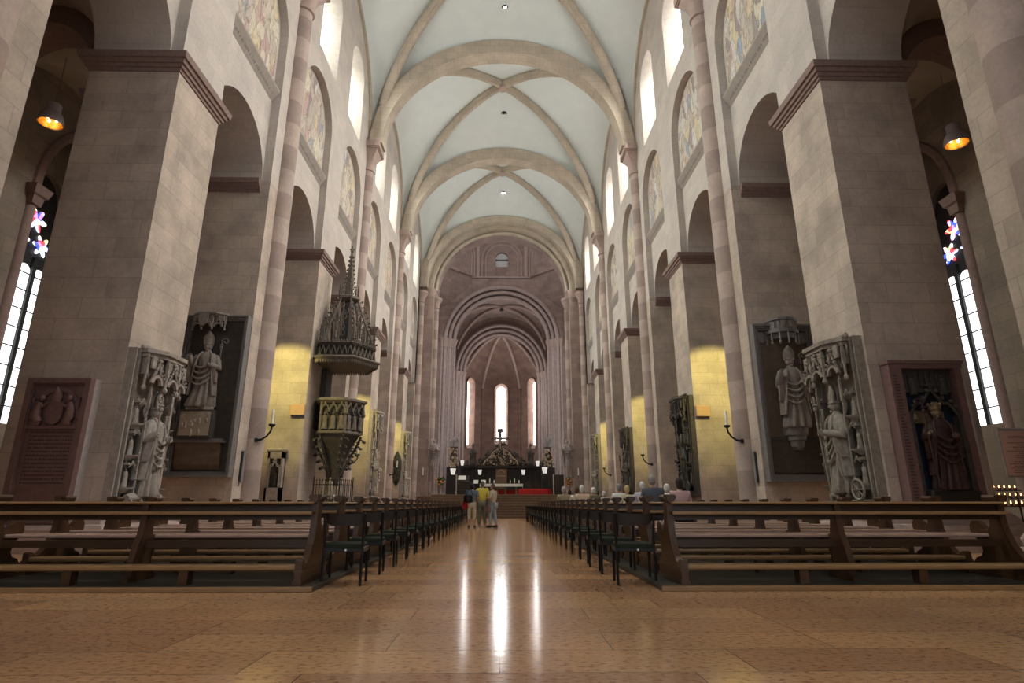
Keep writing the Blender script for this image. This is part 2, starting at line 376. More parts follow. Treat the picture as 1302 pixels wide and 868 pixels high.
KMAX = 8
CLERE = []           # clerestory window centres
for s in (-1, 1):
    low = MB(); up = MB(); spl = MB()
    xa, xb, xc = s * HW, s * (HW + REC), s * 10.0
    for k in range(-1, KMAX):
        ya, yb = pier_y(k) + PW / 2, pier_y(k + 1) + PW / 2
        yc = (ya + yb) / 2; r = (STEP - PW) / 2
        wall_with_arch(low, ya, yb, SPR, 19.95, yc, r, NSPR, xa, xb)           # niche layer
        wall_with_arch(low, ya, yb, SPR, 19.95, yc, r - .02, SPR + .001, xb, xc)       # arcade layer
    for k in range(0, KMAX, 2):                                       # one vault bay: two windows
        va, vb = pier_y(k) + PW / 2, pier_y(k + 2) + PW / 2; vc = (va + vb) / 2
        for j, (a, b) in ((-1, (va, vc)), (1, (vc, vb))):
            wall_with_arch(up, a, b, 19.95, 29.6, vc + j * 2.33, 1.25, 23.55, xa, s * (HW + .9))
            window_splay(spl, vc + j * 2.33, 1.25, .86, 19.95, 20.75, 23.55, xa + s * .002, s * (HW + .72))
            CLERE.append((s, vc + j * 2.33))
    up.box(min(xa, s * (HW + .9)), pier_y(-1), 19.95, max(xa, s * (HW + .9)), pier_y(0) + PW / 2, 29.6)
    up.box(min(xb, s * (HW + .9)), pier_y(-1), 19.9, max(xb, s * 10.0), pier_y(KMAX) + 1, 19.95)
    low.box(min(xa, xc), -9, 0, max(xa, xc), pier_y(-1) + 1, 29.6)
    w = struct('wall_' + SIDE[s], low, 'stone_smooth', smooth=False)
    struct('wall_%s_upper' % SIDE[s], up, 'stone_smooth', smooth=False)
    struct('trim_%s_reveal' % SIDE[s], spl, 'winframe', smooth=False)
# clerestory windows, each with its pane and its bars
nw = 0
def lancet_outline(yc, r, zb, zs, n=14):
    return [(yc - r, zb)] + [(yc - r * cos(pi * i / n), zs + r * sin(pi * i / n)) for i in range(n + 1)] + [(yc + r, zb)]
for s, yc in CLERE:
    nw += 1
    w = empty('window_%d' % nw, (s * (HW + .72), yc, 20.75)); w['kind'] = 'structure'
    MB().prism(lancet_outline(0, .86, 0, 2.8), 'x', 0, s * .03).build('pane', 'paneL' if s < 0 else 'paneR', w, smooth=False)
    b = MB()
    for z in (.9, 1.8, 2.7): b.box(-.03, -.85, z - .015, .0, .85, z + .015)
    b.box(-.03, -.015, 0, 0, .015, 3.6)
    b.build('glazing_bar', 'winframe', w, smooth=False)
    skylight('daylight', (s * (HW + 3.0), yc, 25.6), (s * 4.0, yc, 17.0), 2.6, 5.0, SKY_LEFT if s < 0 else SKY_RIGHT, (1, 1, .98) if s < 0 else (1, .965, .93))

# piers with imposts, and vault shafts on every second one
IMP = [(10.98, 0), (10.99, .03), (11.06, .05), (11.07, .085), (11.15, .10), (11.16, .14), (11.25, .17), (11.26, .21), (11.42, .23)]
def rect_prof(x0, x1, y0, y1, prof, inner=True, outer=True, s=1):
    rings = []
    for z, d in prof:
        a = x0 - (d if inner else 0); b = x1 + (d if outer else 0)
        rings.append([(s * a, y0 - d, z), (s * b, y0 - d, z), (s * b, y1 + d, z), (s * a, y1 + d, z)])
    return rings
for s in (-1, 1):
    for k in range(0, KMAX):
        y = pier_y(k); pr = empty('pier', (0, 0, 0)); pr['kind'] = 'structure'
        tag(pr, ('massive square stone pier, %s from the near end on the %s of the nave%s' % (ORD[k - 1], SIDE[s], ', with a round vault shaft' if k % 2 == 0 else '')) if k else 'stone pier with a round shaft cut off by the %s edge of the view' % SIDE[s], 'pier')
        MB().box(min(s * HW, s * 10), y, 0, max(s * HW, s * 10), y + PW, SPR).build('pier_body', 'stone', pr, smooth=False)
        odd = k % 2 == 1
        MB().loft(rect_prof(HW if odd else HW + REC, 10, y, y + PW, IMP, odd, True, s)).build('impost', 'impost', pr, smooth=False)
        pl = [(0, .42), (.30, .42), (.31, .36), (.42, .38), (.50, .34), (.52, .24), (.62, .22), (.70, .14), (.74, .12), (.76, .0)]
        MB().loft(rect_prof(HW, 10, y, y + PW, pl, True, True, s)).build('plinth', 'capital', pr, smooth=False)
        if not odd:
            yc = y + PW / 2
            MB().lathe(s * HW, yc, [(.36, .5), (.36, 19.4)], 24).build('vault_shaft', 'shaft', pr)
            MB().lathe(s * HW, yc, [(.66, 0), (.66, .5), (.58, .52), (.6, .62), (.5, .7), (.46, .8), (.5, .88), (.38, .96)], 24).build('shaft_base', 'capital', pr)
            cp = MB()
            cp.lathe(s * HW, yc, [(.37, 19.36), (.43, 19.40), (.43, 19.48), (.37, 19.52)], 24)
            n = 32; rings = []
            for z, t in ((19.52, 0), (19.9, .12), (20.25, .42), (20.5, .85), (20.62, 1), (20.66, 1)):   # cushion: round below, square above
                ring = []
                for j in range(n):
                    a = 2 * pi * j / n; c, d = cos(a), sin(a); q = 1 / max(abs(c), abs(d))
                    rr = .37 * (1 - t) + (.62 * q) * t
                    ring.append((s * HW + rr * c, yc + rr * d, z))
                rings.append(ring)
            cp.loft(rings)
            cp.box(s * HW - .68, yc - .68, 20.66, s * HW + .68, yc + .68, 20.74); cp.box(s * HW - .74, yc - .74, 20.74, s * HW + .74, yc + .74, CAPZ)
            cp.build('capital', 'capital', pr)
        # responding half column on the aisle side
        MB().lathe(s * 10.0, y + 1, [(.98, 0), (.98, .38), (.86, .40), (.92, .55), (.86, .70), (.70, .74), (.60, .84), (.66, .92), (.62, 1.0), (.36, 1.06)], 24).build('aisle_shaft_base', 'capital', pr)
        MB().lathe(s * 10.0, y + 1, [(.30, 1.0), (.30, 10.3)], 18).build('aisle_shaft', 'shaft', pr)
        MB().loft([[(s * 10 + a * d, y + 1 + b * d, z) for a, b in ((-1, -1), (1, -1), (1, 1), (-1, 1))] for z, d in ((10.3, .3), (10.5, .34), (10.6, .48), (10.85, .56))]).build('aisle_capital', 'impost', pr, smooth=False)

# murals with the inscribed sills under them
for s in (-1, 1):
    for k in range(1, KMAX):
        ya, yb = pier_y(k) + PW, pier_y(k + 1); yc = (ya + yb) / 2; r = (yb - ya) / 2
        mu = empty('mural', (s * (HW + REC - .012), yc, 14.95))
        tag(mu, 'arched mural of robed figures, %s from the near end on the %s wall' % (ORD[k - 1], SIDE[s]), 'mural', 'row of wall paintings')
        MB().prism(lancet_outline(0, r - .16, .05, NSPR - 14.95), 'x', 0, s * .012).build('painted_panel', 'mural', mu, smooth=False)
        sl = MB().prism([(s * .012, -.42), (-s * .22, -.02), (-s * .22, .05), (s * .012, .16)], 'y', -r + .01, r - .01)
        sl_o = sl.build('sloping_sill', 'winframe', mu, smooth=False)
        ins = MB()
        for row in range(2):
            y = -r + .25
            while y < r - .3:
                w_ = random.uniform(.03, .07); z = -.10 - row * .12
                x = -s * (.22 * (z + .42) / .40) - s * .006
                x2 = -s * (.22 * (z - .07 + .42) / .40) - s * .006
                ins.add([(x + s * .012, y, z), (x + s * .012, y + w_, z), (x2 + s * .012, y + w_, z - .07), (x2 + s * .012, y, z - .07)], [(0, 1, 2, 3)])
                y += w_ + random.choice((.03, .03, .03, .09))
        ins.build('inscription', 'slateframe', sl_o, smooth=False)['kind'] = 'stuff'

# nave vaults
struct('ceiling', MB().box(-10, -9, 28.4, 10, -4.05, 28.8), 'plaster', smooth=False)
ZB = 30.4
def vault(name, yc, half, hw, zs, ztr, zw, zb, mat, n=22):
    a = 1.0
    def Z(u, v):
        t = max(abs(u), abs(v)); zd = zs + (zb - zs) * sqrt(max(0, 1 - t * t))
        if abs(v) >= abs(u):
            zc = zb + (ztr - zb) * t ** 1.6; q = abs(u) / t if t > 1e-6 else 0
        else:
            zc = zb + (zw - zb) * t ** 1.6; q = abs(v) / t
        return zd + (zc - zd) * sqrt(max(0, 1 - q * q))
    mb = MB(); m = 2 * n
    us = [-sin(pi / 2 * (1 - 2 * i / m)) for i in range(m + 1)]
    vs = [(hw * u, yc + half * v, Z(u, v)) for v in us for u in us]
    fs = [(j * (m + 1) + i, j * (m + 1) + i + 1, (j + 1) * (m + 1) + i + 1, (j + 1) * (m + 1) + i) for j in range(m) for i in range(m)]
    mb.add(vs, fs)
    o = struct(name, mb, mat, ang=70)
    return o
def diag_ribs(yc, half, hw, zs, zb, r, mat, parent, inset=.55, n=26):
    for sx in (-1, 1):
        pts = []
        for i in range(n + 1):
            t = -1 + 2 * i / n
            tt = sin(pi / 2 * t) * .955
            pts.append((sx * tt * hw, yc + tt * half, zs + (zb - zs) * sqrt(max(0, 1 - tt * tt)) - r * .55))
        mb = MB(); mb.tube(pts, r, 10)
        mb.tube([(p[0], p[1], p[2] - r * .75) for p in pts], r * .55, 8)
        o = mb.build('diagonal_rib', mat, parent)
VB = []
for i, k in enumerate(range(-1 + 1, KMAX, 2)):
    va, vb = pier_y(k) + PW / 2, pier_y(k + 2) + PW / 2
    VB.append((va, vb))
VB = [(pier_y(-2) + PW / 2, pier_y(0) + PW / 2)] + VB
for i, (va, vb) in enumerate(VB):
    yc, half = (va + vb) / 2, (vb - va) / 2
    o = vault('ceiling_vault', yc, half, HW, CAPZ, 28.35, 27.2, ZB, 'plaster')
    r = empty('vault_rib'); r['kind'] = 'structure'; tag(r, 'crossed ribs of the %s nave vault in view' % ORD[i - 2] if i > 1 else 'crossed ribs of a nave vault above the near piers', 'vault rib')
    diag_ribs(yc, half, HW - .35, CAPZ, ZB, .29, 'rib', r)
    for s in (-1, 1):                                                  # wall ribs
        pts = [(s * (HW - .02), yc - half * cos(pi * j / 24) * .97, CAPZ + (27.2 - CAPZ) * sin(pi * j / 24)) for j in range(25)]
        MB().tube(pts, .14, 8).build('wall_rib', 'rib', r)
    bz = MB().lathe(0, yc, [(.05, ZB - .62), (.3, ZB - .58), (.38, ZB - .45), (.30, ZB - .3), (.2, ZB - .2)], 12, fold=.12, nf=6)
    bz.build('boss', 'capital', r)
for i, k in enumerate((0, 2, 4, 6)):
    y = pier_y(k) + PW / 2
    t = empty('transverse_arch'); t['kind'] = 'structure'; tag(t, 'broad stone arch across the nave vault, %s in view' % ORD[i - 2] if i > 1 else 'broad stone arch across the nave above the near piers', 'arch')
    MB().arch_band('y', 0, CAPZ, 7.0, 7.75, y - .48, y + .48, 40, bi=6.45, bo=7.4).build('arch_ring', 'rib', t, ang=30)

# aisles: vaults, cross arches, outer walls with deep arches and tall windows
for s in (-1, 1):
    XO = 13.6
    for k in range(-3, KMAX):
        ya, yb = pier_y(k) + 1, pier_y(k + 1) + 1; yc = (ya + yb) / 2; half = (yb - ya) / 2
        mb = MB(); m = 20; us = [-cos(pi * i / m) for i in range(m + 1)]
        x0 = 10.0
        vs = [(s * (x0 + (XO - x0) * (u + 1) / 2), yc + half * v, 11.0 + 2.5 * sqrt(max(0, 1 - min(u * u, v * v)))) for v in us for u in us]
        fs = [(j * (m + 1) + i, j * (m + 1) + i + 1, (j + 1) * (m + 1) + i + 1, (j + 1) * (m + 1) + i) for j in range(m) for i in range(m)]
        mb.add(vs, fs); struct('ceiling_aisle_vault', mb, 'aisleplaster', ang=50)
        c = s * (x0 + XO) / 2
        struct('aisle_arch', MB().arch_band('y', c, 10.85, 1.5, 2.0, ya - .45, ya + .45, 20, bi=2.1, bo=2.75), 'impost', ang=30)
    struct('wall_%s_aisle_end' % SIDE[s], MB().box(min(s * 9.9, s * 14.2), -9.3, 0, max(s * 9.9, s * 14.2), -9, 14), 'stone', smooth=False)  # unseen end wall, added to keep the aisles darker
    # outer aisle wall with its wide arch
    ow = MB()
    edges = [-9, 12.7, 20.5]
    def pts_arch(yc, r, zs, za, n=18):
        out = []
        for i in range(n + 1):
            a = pi * i / n; out.append((yc - r * cos(a), zs + (za - zs) * (sin(a) ** .85)))
        return out
    a0, a1 = 15.25, 20.55; yc = (a0 + a1) / 2
    arc = pts_arch(yc, (a1 - a0) / 2, 9.7, 12.75)
    ow.prism([(-9, 0), (a0, 0)] + arc + [(a1, 0), (56, 0), (56, 14), (-9, 14)], 'x', s * XO, s * (XO + .55))
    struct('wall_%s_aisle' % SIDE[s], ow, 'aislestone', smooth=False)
    ar = MB()
    inner = [(s * (XO - .12), y, z) for y, z in arc]
    ar.tube([(s * (XO + .05), a0, 9.7)] + [(s * (XO + .05), y, z) for y, z in arc], .17, 8)
    ar.tube([(s * (XO + .05), a0, 0), (s * (XO + .05), a0, 9.3)], .17, 10)
    struct('trim_%s_aisle_arch' % SIDE[s], ar, 'impost')
    cap = MB().loft([[(s * XO + a * d, a0 + b * d, z) for a, b in ((-1, -1), (1, -1), (1, 1), (-1, 1))] for z, d in ((9.2, .17), (9.45, .20), (9.5, .26), (9.75, .32))])
    struct('trim_%s_aisle_capital' % SIDE[s], cap, 'impost', smooth=False)
    # chapel behind, with the window
    cw = MB(); XW = 14.85
    wa, wb = 16.28, 18.05; wc = (wa + wb) / 2
    cw.prism([(14.4, 0), (21.4, 0), (21.4, 3.2), (14.4, 3.2)], 'x', s * XW, s * (XW + .35))
    cw.prism([(14.4, 3.2), (wa, 3.2)] + pts_arch(wc, (wb - wa) / 2, 9.4, 11.3) + [(wb, 3.2), (21.4, 3.2), (21.4, 14), (14.4, 14)], 'x', s * XW, s * (XW + .35))
    cw.box(min(s * (XO + .1), s * XW), 14.3, 0, max(s * (XO + .1), s * XW), 14.45, 14)
    cw.box(min(s * (XO + .1), s * XW), 21.3, 0, max(s * (XO + .1), s * XW), 21.45, 14)
    cw.box(min(s * (XO + .5), s * XW), 14.4, 13.2, max(s * (XO + .5), s * XW), 21.4, 13.5)
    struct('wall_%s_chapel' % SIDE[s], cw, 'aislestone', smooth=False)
    nw += 1
    w = empty('window_%d' % nw, (s * (XW + .16), wc, 3.2)); w['kind'] = 'structure'
    hw2 = (wb - wa) / 2; nl = 3; lw = (wb - wa) / nl
    for j in range(nl):
        y = -hw2 + lw * (j + .5)
        MB().prism(lancet_outline(y, lw / 2 - .06, .04, 4.75), 'x', 0, s * .02).build('lancet_pane', 'paneC', w, smooth=False)
        fr = MB()
        for z in (.55, 1.15, 1.75, 2.35, 2.95, 3.55, 4.15, 4.7): fr.box(-.035, y - lw / 2, z - .02, .035, y + lw / 2, z + .012)
        fr.build('saddle_bar', 'lead', w, smooth=False)
    ml = MB()
    for j in range(nl + 1): ml.box(-.08, -hw2 + lw * j - .07, 0, .08, -hw2 + lw * j + .07, 5.3)
    # dark tracery plate around the rosettes
    ml.box(0.03 if s > 0 else -.06, -hw2, 4.9, .06 if s > 0 else -.03, hw2, 8.2)
    ml.build('tracery', 'lead', w, smooth=False)
    for j, (y, z, r) in enumerate(((-.42, 5.75, .36), (.42, 5.75, .36), (0, 6.5, .42))):
        p = MB()
        pts = [(y + (r * (.72 + .28 * cos(6 * a))) * cos(a), z + (r * (.72 + .28 * cos(6 * a))) * sin(a)) for a in [2 * pi * i / 48 for i in range(48)]]
        p.prism(pts, 'x', -s * .02, 0).build('rosette', 'stained', w, smooth=False)
# ------------------------------------------------------------------ crossing, choir and apse
def shaft_cluster(name, pts, z0, zc, mat, label):
    """engaged round shafts with bases and leaf capitals: pts = (x, y, r)"""
    t = empty(name); t['kind'] = 'structure'; tag(t, label, 'shaft')
    for x, y, r in pts:
        MB().lathe(x, y, [(r, z0 + .6), (r, zc - .3)], 16).build('shaft', mat, t)
        MB().lathe(x, y, [(r * 1.7, z0), (r * 1.7, z0 + .25), (r * 1.35, z0 + .3), (r * 1.5, z0 + .42), (r * 1.1, z0 + .6)], 16).build('shaft_base', 'capital', t)
        MB().lathe(x, y, [(r, zc - .35), (r * 1.25, zc - .3), (r * 1.05, zc - .22), (r * 1.2, zc + .2), (r * 1.7, zc + .5), (r * 1.75, zc + .55), (r * 1.9, zc + .6), (r * 1.9, zc + .8)], 16, fold=.05, nf=8).build('capital', 'capital', t)
    return t
CY = pier_y(8) + 1        # 52.45 crossing west arch
for s in (-1, 1):
    t = empty('crossing_pier'); t['kind'] = 'structure'; tag(t, 'tall square crossing pier on the %s below the last nave arch' % SIDE[s], 'pier')
    MB().box(min(s * 6.55, s * 10), CY + .35, 0, max(s * 6.55, s * 10), CY + 2.6, 20.9).build('pier_body', 'choir', t, smooth=False)
    MB().loft(rect_prof(6.55, 10, CY + .35, CY + 2.6, [(20.2, 0), (20.35, .06), (20.5, .1), (20.9, .22)], True, True, s)).build('impost', 'capital', t, smooth=False)
    MB().box(min(s * 7.85, s * 10), CY - .9, 0, max(s * 7.85, s * 10), CY + .5, 29.6).build('respond', 'stone', t, smooth=False)
    shaft_cluster('crossing_shaft', [(s * 7.75, CY, .36)], 0, 19.7, 'shaft', 'round vault shaft on the %s against the crossing pier' % SIDE[s])
    shaft_cluster('crossing_shaft', [(s * 6.5, CY + 1.6, .33)], 0, 19.6, 'shaft', 'inner round shaft on the %s that carries the crossing arch' % SIDE[s])
ca = empty('crossing_arch'); ca['kind'] = 'structure'; tag(ca, 'stepped round arch between the nave and the crossing', 'arch')
MB().arch_band('y', 0, 20.9, 7.15, 8.1, CY - .45, CY + .35, 44, bi=6.9, bo=7.6).build('outer_order', 'rib', ca, ang=30)
MB().arch_band('y', 0, 20.9, 6.62, 7.6, CY + .3, CY + 1.0, 44, bi=6.5, bo=7.3).build('middle_order', 'rib', ca, ang=30)
MB().arch_band('y', 0, 20.9, 6.3, 7.6, CY + .95, CY + 2.6, 44, bi=6.15, bo=7.3).build('inner_order', 'choir', ca, ang=30)
MB().tube([(6.42 * cos(pi * i / 44), CY + .9, 20.9 + 6.28 * sin(pi * i / 44)) for i in range(45)], .2, 10).build('roll', 'rib', ca)
# wall over that arch, up to the vault
w = MB(); n = 40
w.prism([(-10, 20.9), (-7.3, 20.9)] + [(-7.3 * cos(pi * i / n), 20.9 + 7.1 * sin(pi * i / n)) for i in range(1, n)] + [(7.3, 20.9), (10, 20.9), (10, 32), (-10, 32)], 'y', CY + .5, CY + 2.5)
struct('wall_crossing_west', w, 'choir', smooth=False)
# crossing side walls, and the drum on its corner arches
EY = 69.0
for s in (-1, 1):
    w = MB(); wall_with_arch(w, CY + 2.5, EY, 1.5, 28.7, (CY + 2.5 + EY) / 2, 5.3, 18.5, s * 8.2, s * 9.2)
    struct('wall_%s_transept' % SIDE[s], w, 'choir', smooth=False)
    skylight('transept_daylight', (s * 16, 61.5, 17), (s * 3, 62.5, 9), 7, 12, TRANSEPT, (1, .95, .92))
    skylight('drum_daylight', (s * 6.2, 58.2, 33.5), (-s * 2, 69, 31), 1.6, 2.6, DRUM, (1, .98, .95))  # unseen lamp added inside the drum to brighten it, no window here
w = MB()
ZE = 19.95
w.prism([(-9, 1.5), (-7.4, 1.5), (-7.4, ZE)] + [(-7.4 * cos(pi * i / n), ZE + 7.4 * sin(pi * i / n)) for i in range(1, n)] + [(7.4, ZE), (7.4, 1.5), (9, 1.5), (9, 28.7), (-9, 28.7)], 'y', EY, EY + 2)
struct('wall_crossing_east', w, 'choir', smooth=False)
struct('trim_drum_ledge', MB().box(-8.2, EY - .22, 28.62, 8.2, EY + .3, 28.82), 'choirshaft', smooth=False)
dr = MB(); dc = 61.6; ap = EY + .15 - dc; hwid = ap * math.tan(pi / 8)
dm = empty('drum', (0, 0, 0)); dm['kind'] = 'structure'; tag(dm, 'octagonal drum above the crossing with round-arched mouldings', 'drum')
for i in range(8):
    a = pi / 2 + i * pi / 4; c, d = cos(a), sin(a)
    def P(u, z, off=0, c=c, d=d): return ((ap + off) * c - u * d, dc + (ap + off) * d + u * c, z)
    east = i == 0
    def pr(mb, poly, o0, o1):
        q = len(poly)
        mb.add([P(u, z, o0) for u, z in poly] + [P(u, z, o1) for u, z in poly], [tuple(range(q)), tuple(range(2 * q - 1, q - 1, -1))] + [(k, (k + 1) % q, (k + 1) % q + q, k + q) for k in range(q)])
    f = MB(); h = hwid + .05
    if east:
        pr(f, [(-h, 28.7), (-.8, 28.7), (-.8, 31.5)] + [(-.8 * cos(pi * k / 12), 31.5 + .8 * sin(pi * k / 12)) for k in range(1, 12)] + [(.8, 31.5), (.8, 28.7), (h, 28.7), (h, 38), (-h, 38)], 0, .5)
        pr(f, [(-.8, 28.7), (.8, 28.7), (.8, 30.3), (-.8, 30.3)], .1, .5)
    else: pr(f, [(-h, 28.7), (h, 28.7), (h, 38), (-h, 38)], 0, .5)
    f.build('drum_wall', 'choir', dm, smooth=False)
    if i in (0, 1, 7, 2, 6):
        m = MB()
        for R in (2.05, 2.55):
            m.tube([P(-R, 28.8, -.05)] + [P(-R * cos(pi * k / 20), 31.25 + R * sin(pi * k / 20), -.05) for k in range(21)] + [P(R, 28.8, -.05)], .11, 8)
        m.build('arch_moulding', 'choirshaft', dm)
        m = MB()
        for u in (-h + .02, h - .02): m.tube([P(u, 28.7, -.12), P(u, 36.0, -.12)], .2, 10)
        m.build('corner_shaft', 'capital', dm)
        m = MB()
        for k in range(7):
            u = -h + .45 + k * (2 * h - .9) / 6
            m.tube([P(u + .38 * cos(pi * q / 8), 35.0 + .5 * sin(pi * q / 8), -.05) for q in range(9)], .09, 6)
        m.build('arched_frieze', 'choirshaft', dm)
MB().box(-8, dc - 8, 38, 8, dc + 8, 38.3).build('drum_top', 'choir', dm, smooth=False)
nw += 1
w = empty('window_%d' % nw, (0, EY + .55, 30.3)); w['kind'] = 'structure'
MB().prism([(-.8, 0), (.8, 0), (.8, 1.2)] + [(.8 * cos(pi * k / 12), 1.2 + .8 * sin(pi * k / 12)) for k in range(1, 12)] + [(-.8, 1.2)], 'y', 0, .05).build('pane', 'panedim', w, smooth=False)
MB().box(-.8, -.12, .95, .8, .0, 1.12).build('glazing_bar', 'lead', w, smooth=False)
# corner arches under the drum
for s in (-1, 1):
    c = MB(); m = 14
    a0 = Vector((s * 8.2, EY - 4.6, 0)); b0 = Vector((s * 3.6, EY, 0)); k0 = Vector((s * 8.2, EY, 0))
    top = [(a0.x, a0.y, 28.7), (b0.x, b0.y, 28.7), (k0.x, k0.y, 28.7)]
    rings = [[tuple(k0 + (p - k0) * f + Vector((0, 0, z))) for p in (a0, b0, k0)] for f, z in ((.02, 24.6), (.25, 25.0), (.55, 26.0), (.8, 27.2), (.95, 28.1), (1, 28.75))]
    c.loft(rings); struct('wall_%s_corner' % SIDE[s], c, 'choir')

# choir arch: four stepped orders on clustered shafts
ch = empty('choir_arch'); ch['kind'] = 'structure'; tag(ch, 'stepped round arch opening into the choir', 'arch')
for i, (R, yy) in enumerate(((6.95, EY - .05), (6.45, EY + .45), (5.95, EY + .95))):
    MB().tube([(R * cos(pi * j / 40), yy, ZE + .55 + (R - .05) * sin(pi * j / 40)) for j in range(41)], .23, 10).build('roll', 'choirshaft', ch)
    MB().arch_band('y', 0, ZE + .55, R - .22, R + .6, yy + .15, yy + .65, 40).build('order', 'choir', ch, ang=30)
for s in (-1, 1):
    shaft_cluster('choir_shaft', [(s * 6.95, EY - .05, .21), (s * 6.68, EY + .2, .14), (s * 6.42, EY + .42, .21), (s * 6.17, EY + .68, .14), (s * 5.92, EY + .92, .21), (s * 7.35, EY - .1, .16)], 1.5, ZE - .1, 'choirshaft', 'cluster of slim pinkish shafts on the %s of the choir arch' % SIDE[s])
    struct('wall_%s_choir_respond' % SIDE[s], MB().prism([(s * 7.45, EY + .02), (s * 6.9, EY + .1), (s * 6.4, EY + .6), (s * 5.9, EY + 1.1), (s * 5.9, EY + 2), (s * 7.45, EY + 2)], 'z', 1.5, ZE + .6), 'choir', smooth=False)
    # choir side wall
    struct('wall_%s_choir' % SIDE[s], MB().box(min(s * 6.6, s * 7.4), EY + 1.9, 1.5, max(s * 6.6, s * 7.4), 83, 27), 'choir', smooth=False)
AY = 79.0
for s in (-1, 1):  # unseen glowing side windows, added to light the choir vault
    nw += 1
    w = empty('window_%d' % nw, (s * 6.6, 75, 11)); w['kind'] = 'structure'
    MB().prism(lancet_outline(0, .9, 0, 6), 'x', -s * .03, -s * .001).build('pane', 'paneA', w, smooth=False)
    gb = MB()
    for z in range(1, 7): gb.box(-.04, -.9, z - .015, .04, .9, z + .015)
    gb.build('saddle_bar', 'lead', w, smooth=False)
vc, vh = (EY + 2 + AY) / 2, (AY - EY - 2) / 2
vault('ceiling_choir_vault', vc, vh, 6.7, 20.0, 26.7, 26.0, 27.0, 'choir')
struct('ceiling_choir_roof', MB().box(-8.2, EY + 1.9, 28, 8.2, 83, 28.3), 'choir', smooth=False)
r = empty('vault_rib'); r['kind'] = 'structure'; tag(r, 'dark ribs of the choir vault', 'vault rib')
diag_ribs(vc, vh, 6.5, 20.0, 27.0, .2, 'capital', r)
MB().lathe(0, vc, [(.05, 26.2), (.28, 26.25), (.3, 26.4), (.1, 26.6)], 10).build('boss', 'slate', r)
ZA = 17.9
aa = empty('apse_arch'); aa['kind'] = 'structure'; tag(aa, 'stepped round arch in front of the apse', 'arch')
for R, yy in ((6.25, AY - .2), (5.75, AY + .35), (5.3, AY + .85)):
    MB().tube([(R * cos(pi * j / 40), yy, ZA + .6 + R * 1.1 * sin(pi * j / 40)) for j in range(41)], .22, 10).build('roll', 'choirshaft', aa)
    MB().arch_band('y', 0, ZA + .6, R - .22, R + .75, yy + .15, yy + .7, 40, bi=(R - .22) * 1.1, bo=(R + .75) * 1.1).build('order', 'impost', aa, ang=30)
w = MB()
w.prism([(-7.4, ZA + .6), (-6.4, ZA + .6)] + [(-6.4 * cos(pi * i / n), ZA + .6 + 6.9 * sin(pi * i / n)) for i in range(1, n)] + [(6.4, ZA + .6), (7.4, ZA + .6), (7.4, 28), (-7.4, 28)], 'y', AY, AY + 1)
struct('wall_apse_arch', w, 'choir', smooth=False)
for s in (-1, 1):
    shaft_cluster('apse_shaft', [(s * 6.25, AY - .2, .21), (s * 5.98, AY + .1, .14), (s * 5.72, AY + .36, .2), (s * 5.3, AY + .86, .2)], 1.5, ZA, 'choirshaft', 'cluster of slim pinkish shafts on the %s of the apse arch' % SIDE[s])
    struct('wall_%s_apse_respond' % SIDE[s], MB().prism([(s * 6.7, AY), (s * 6.1, AY), (s * 5.6, AY + .5), (s * 5.25, AY + 1), (s * 5.25, AY + 1.4), (s * 6.7, AY + 1.4)], 'z', 1.5, ZA + .6), 'choir', smooth=False)
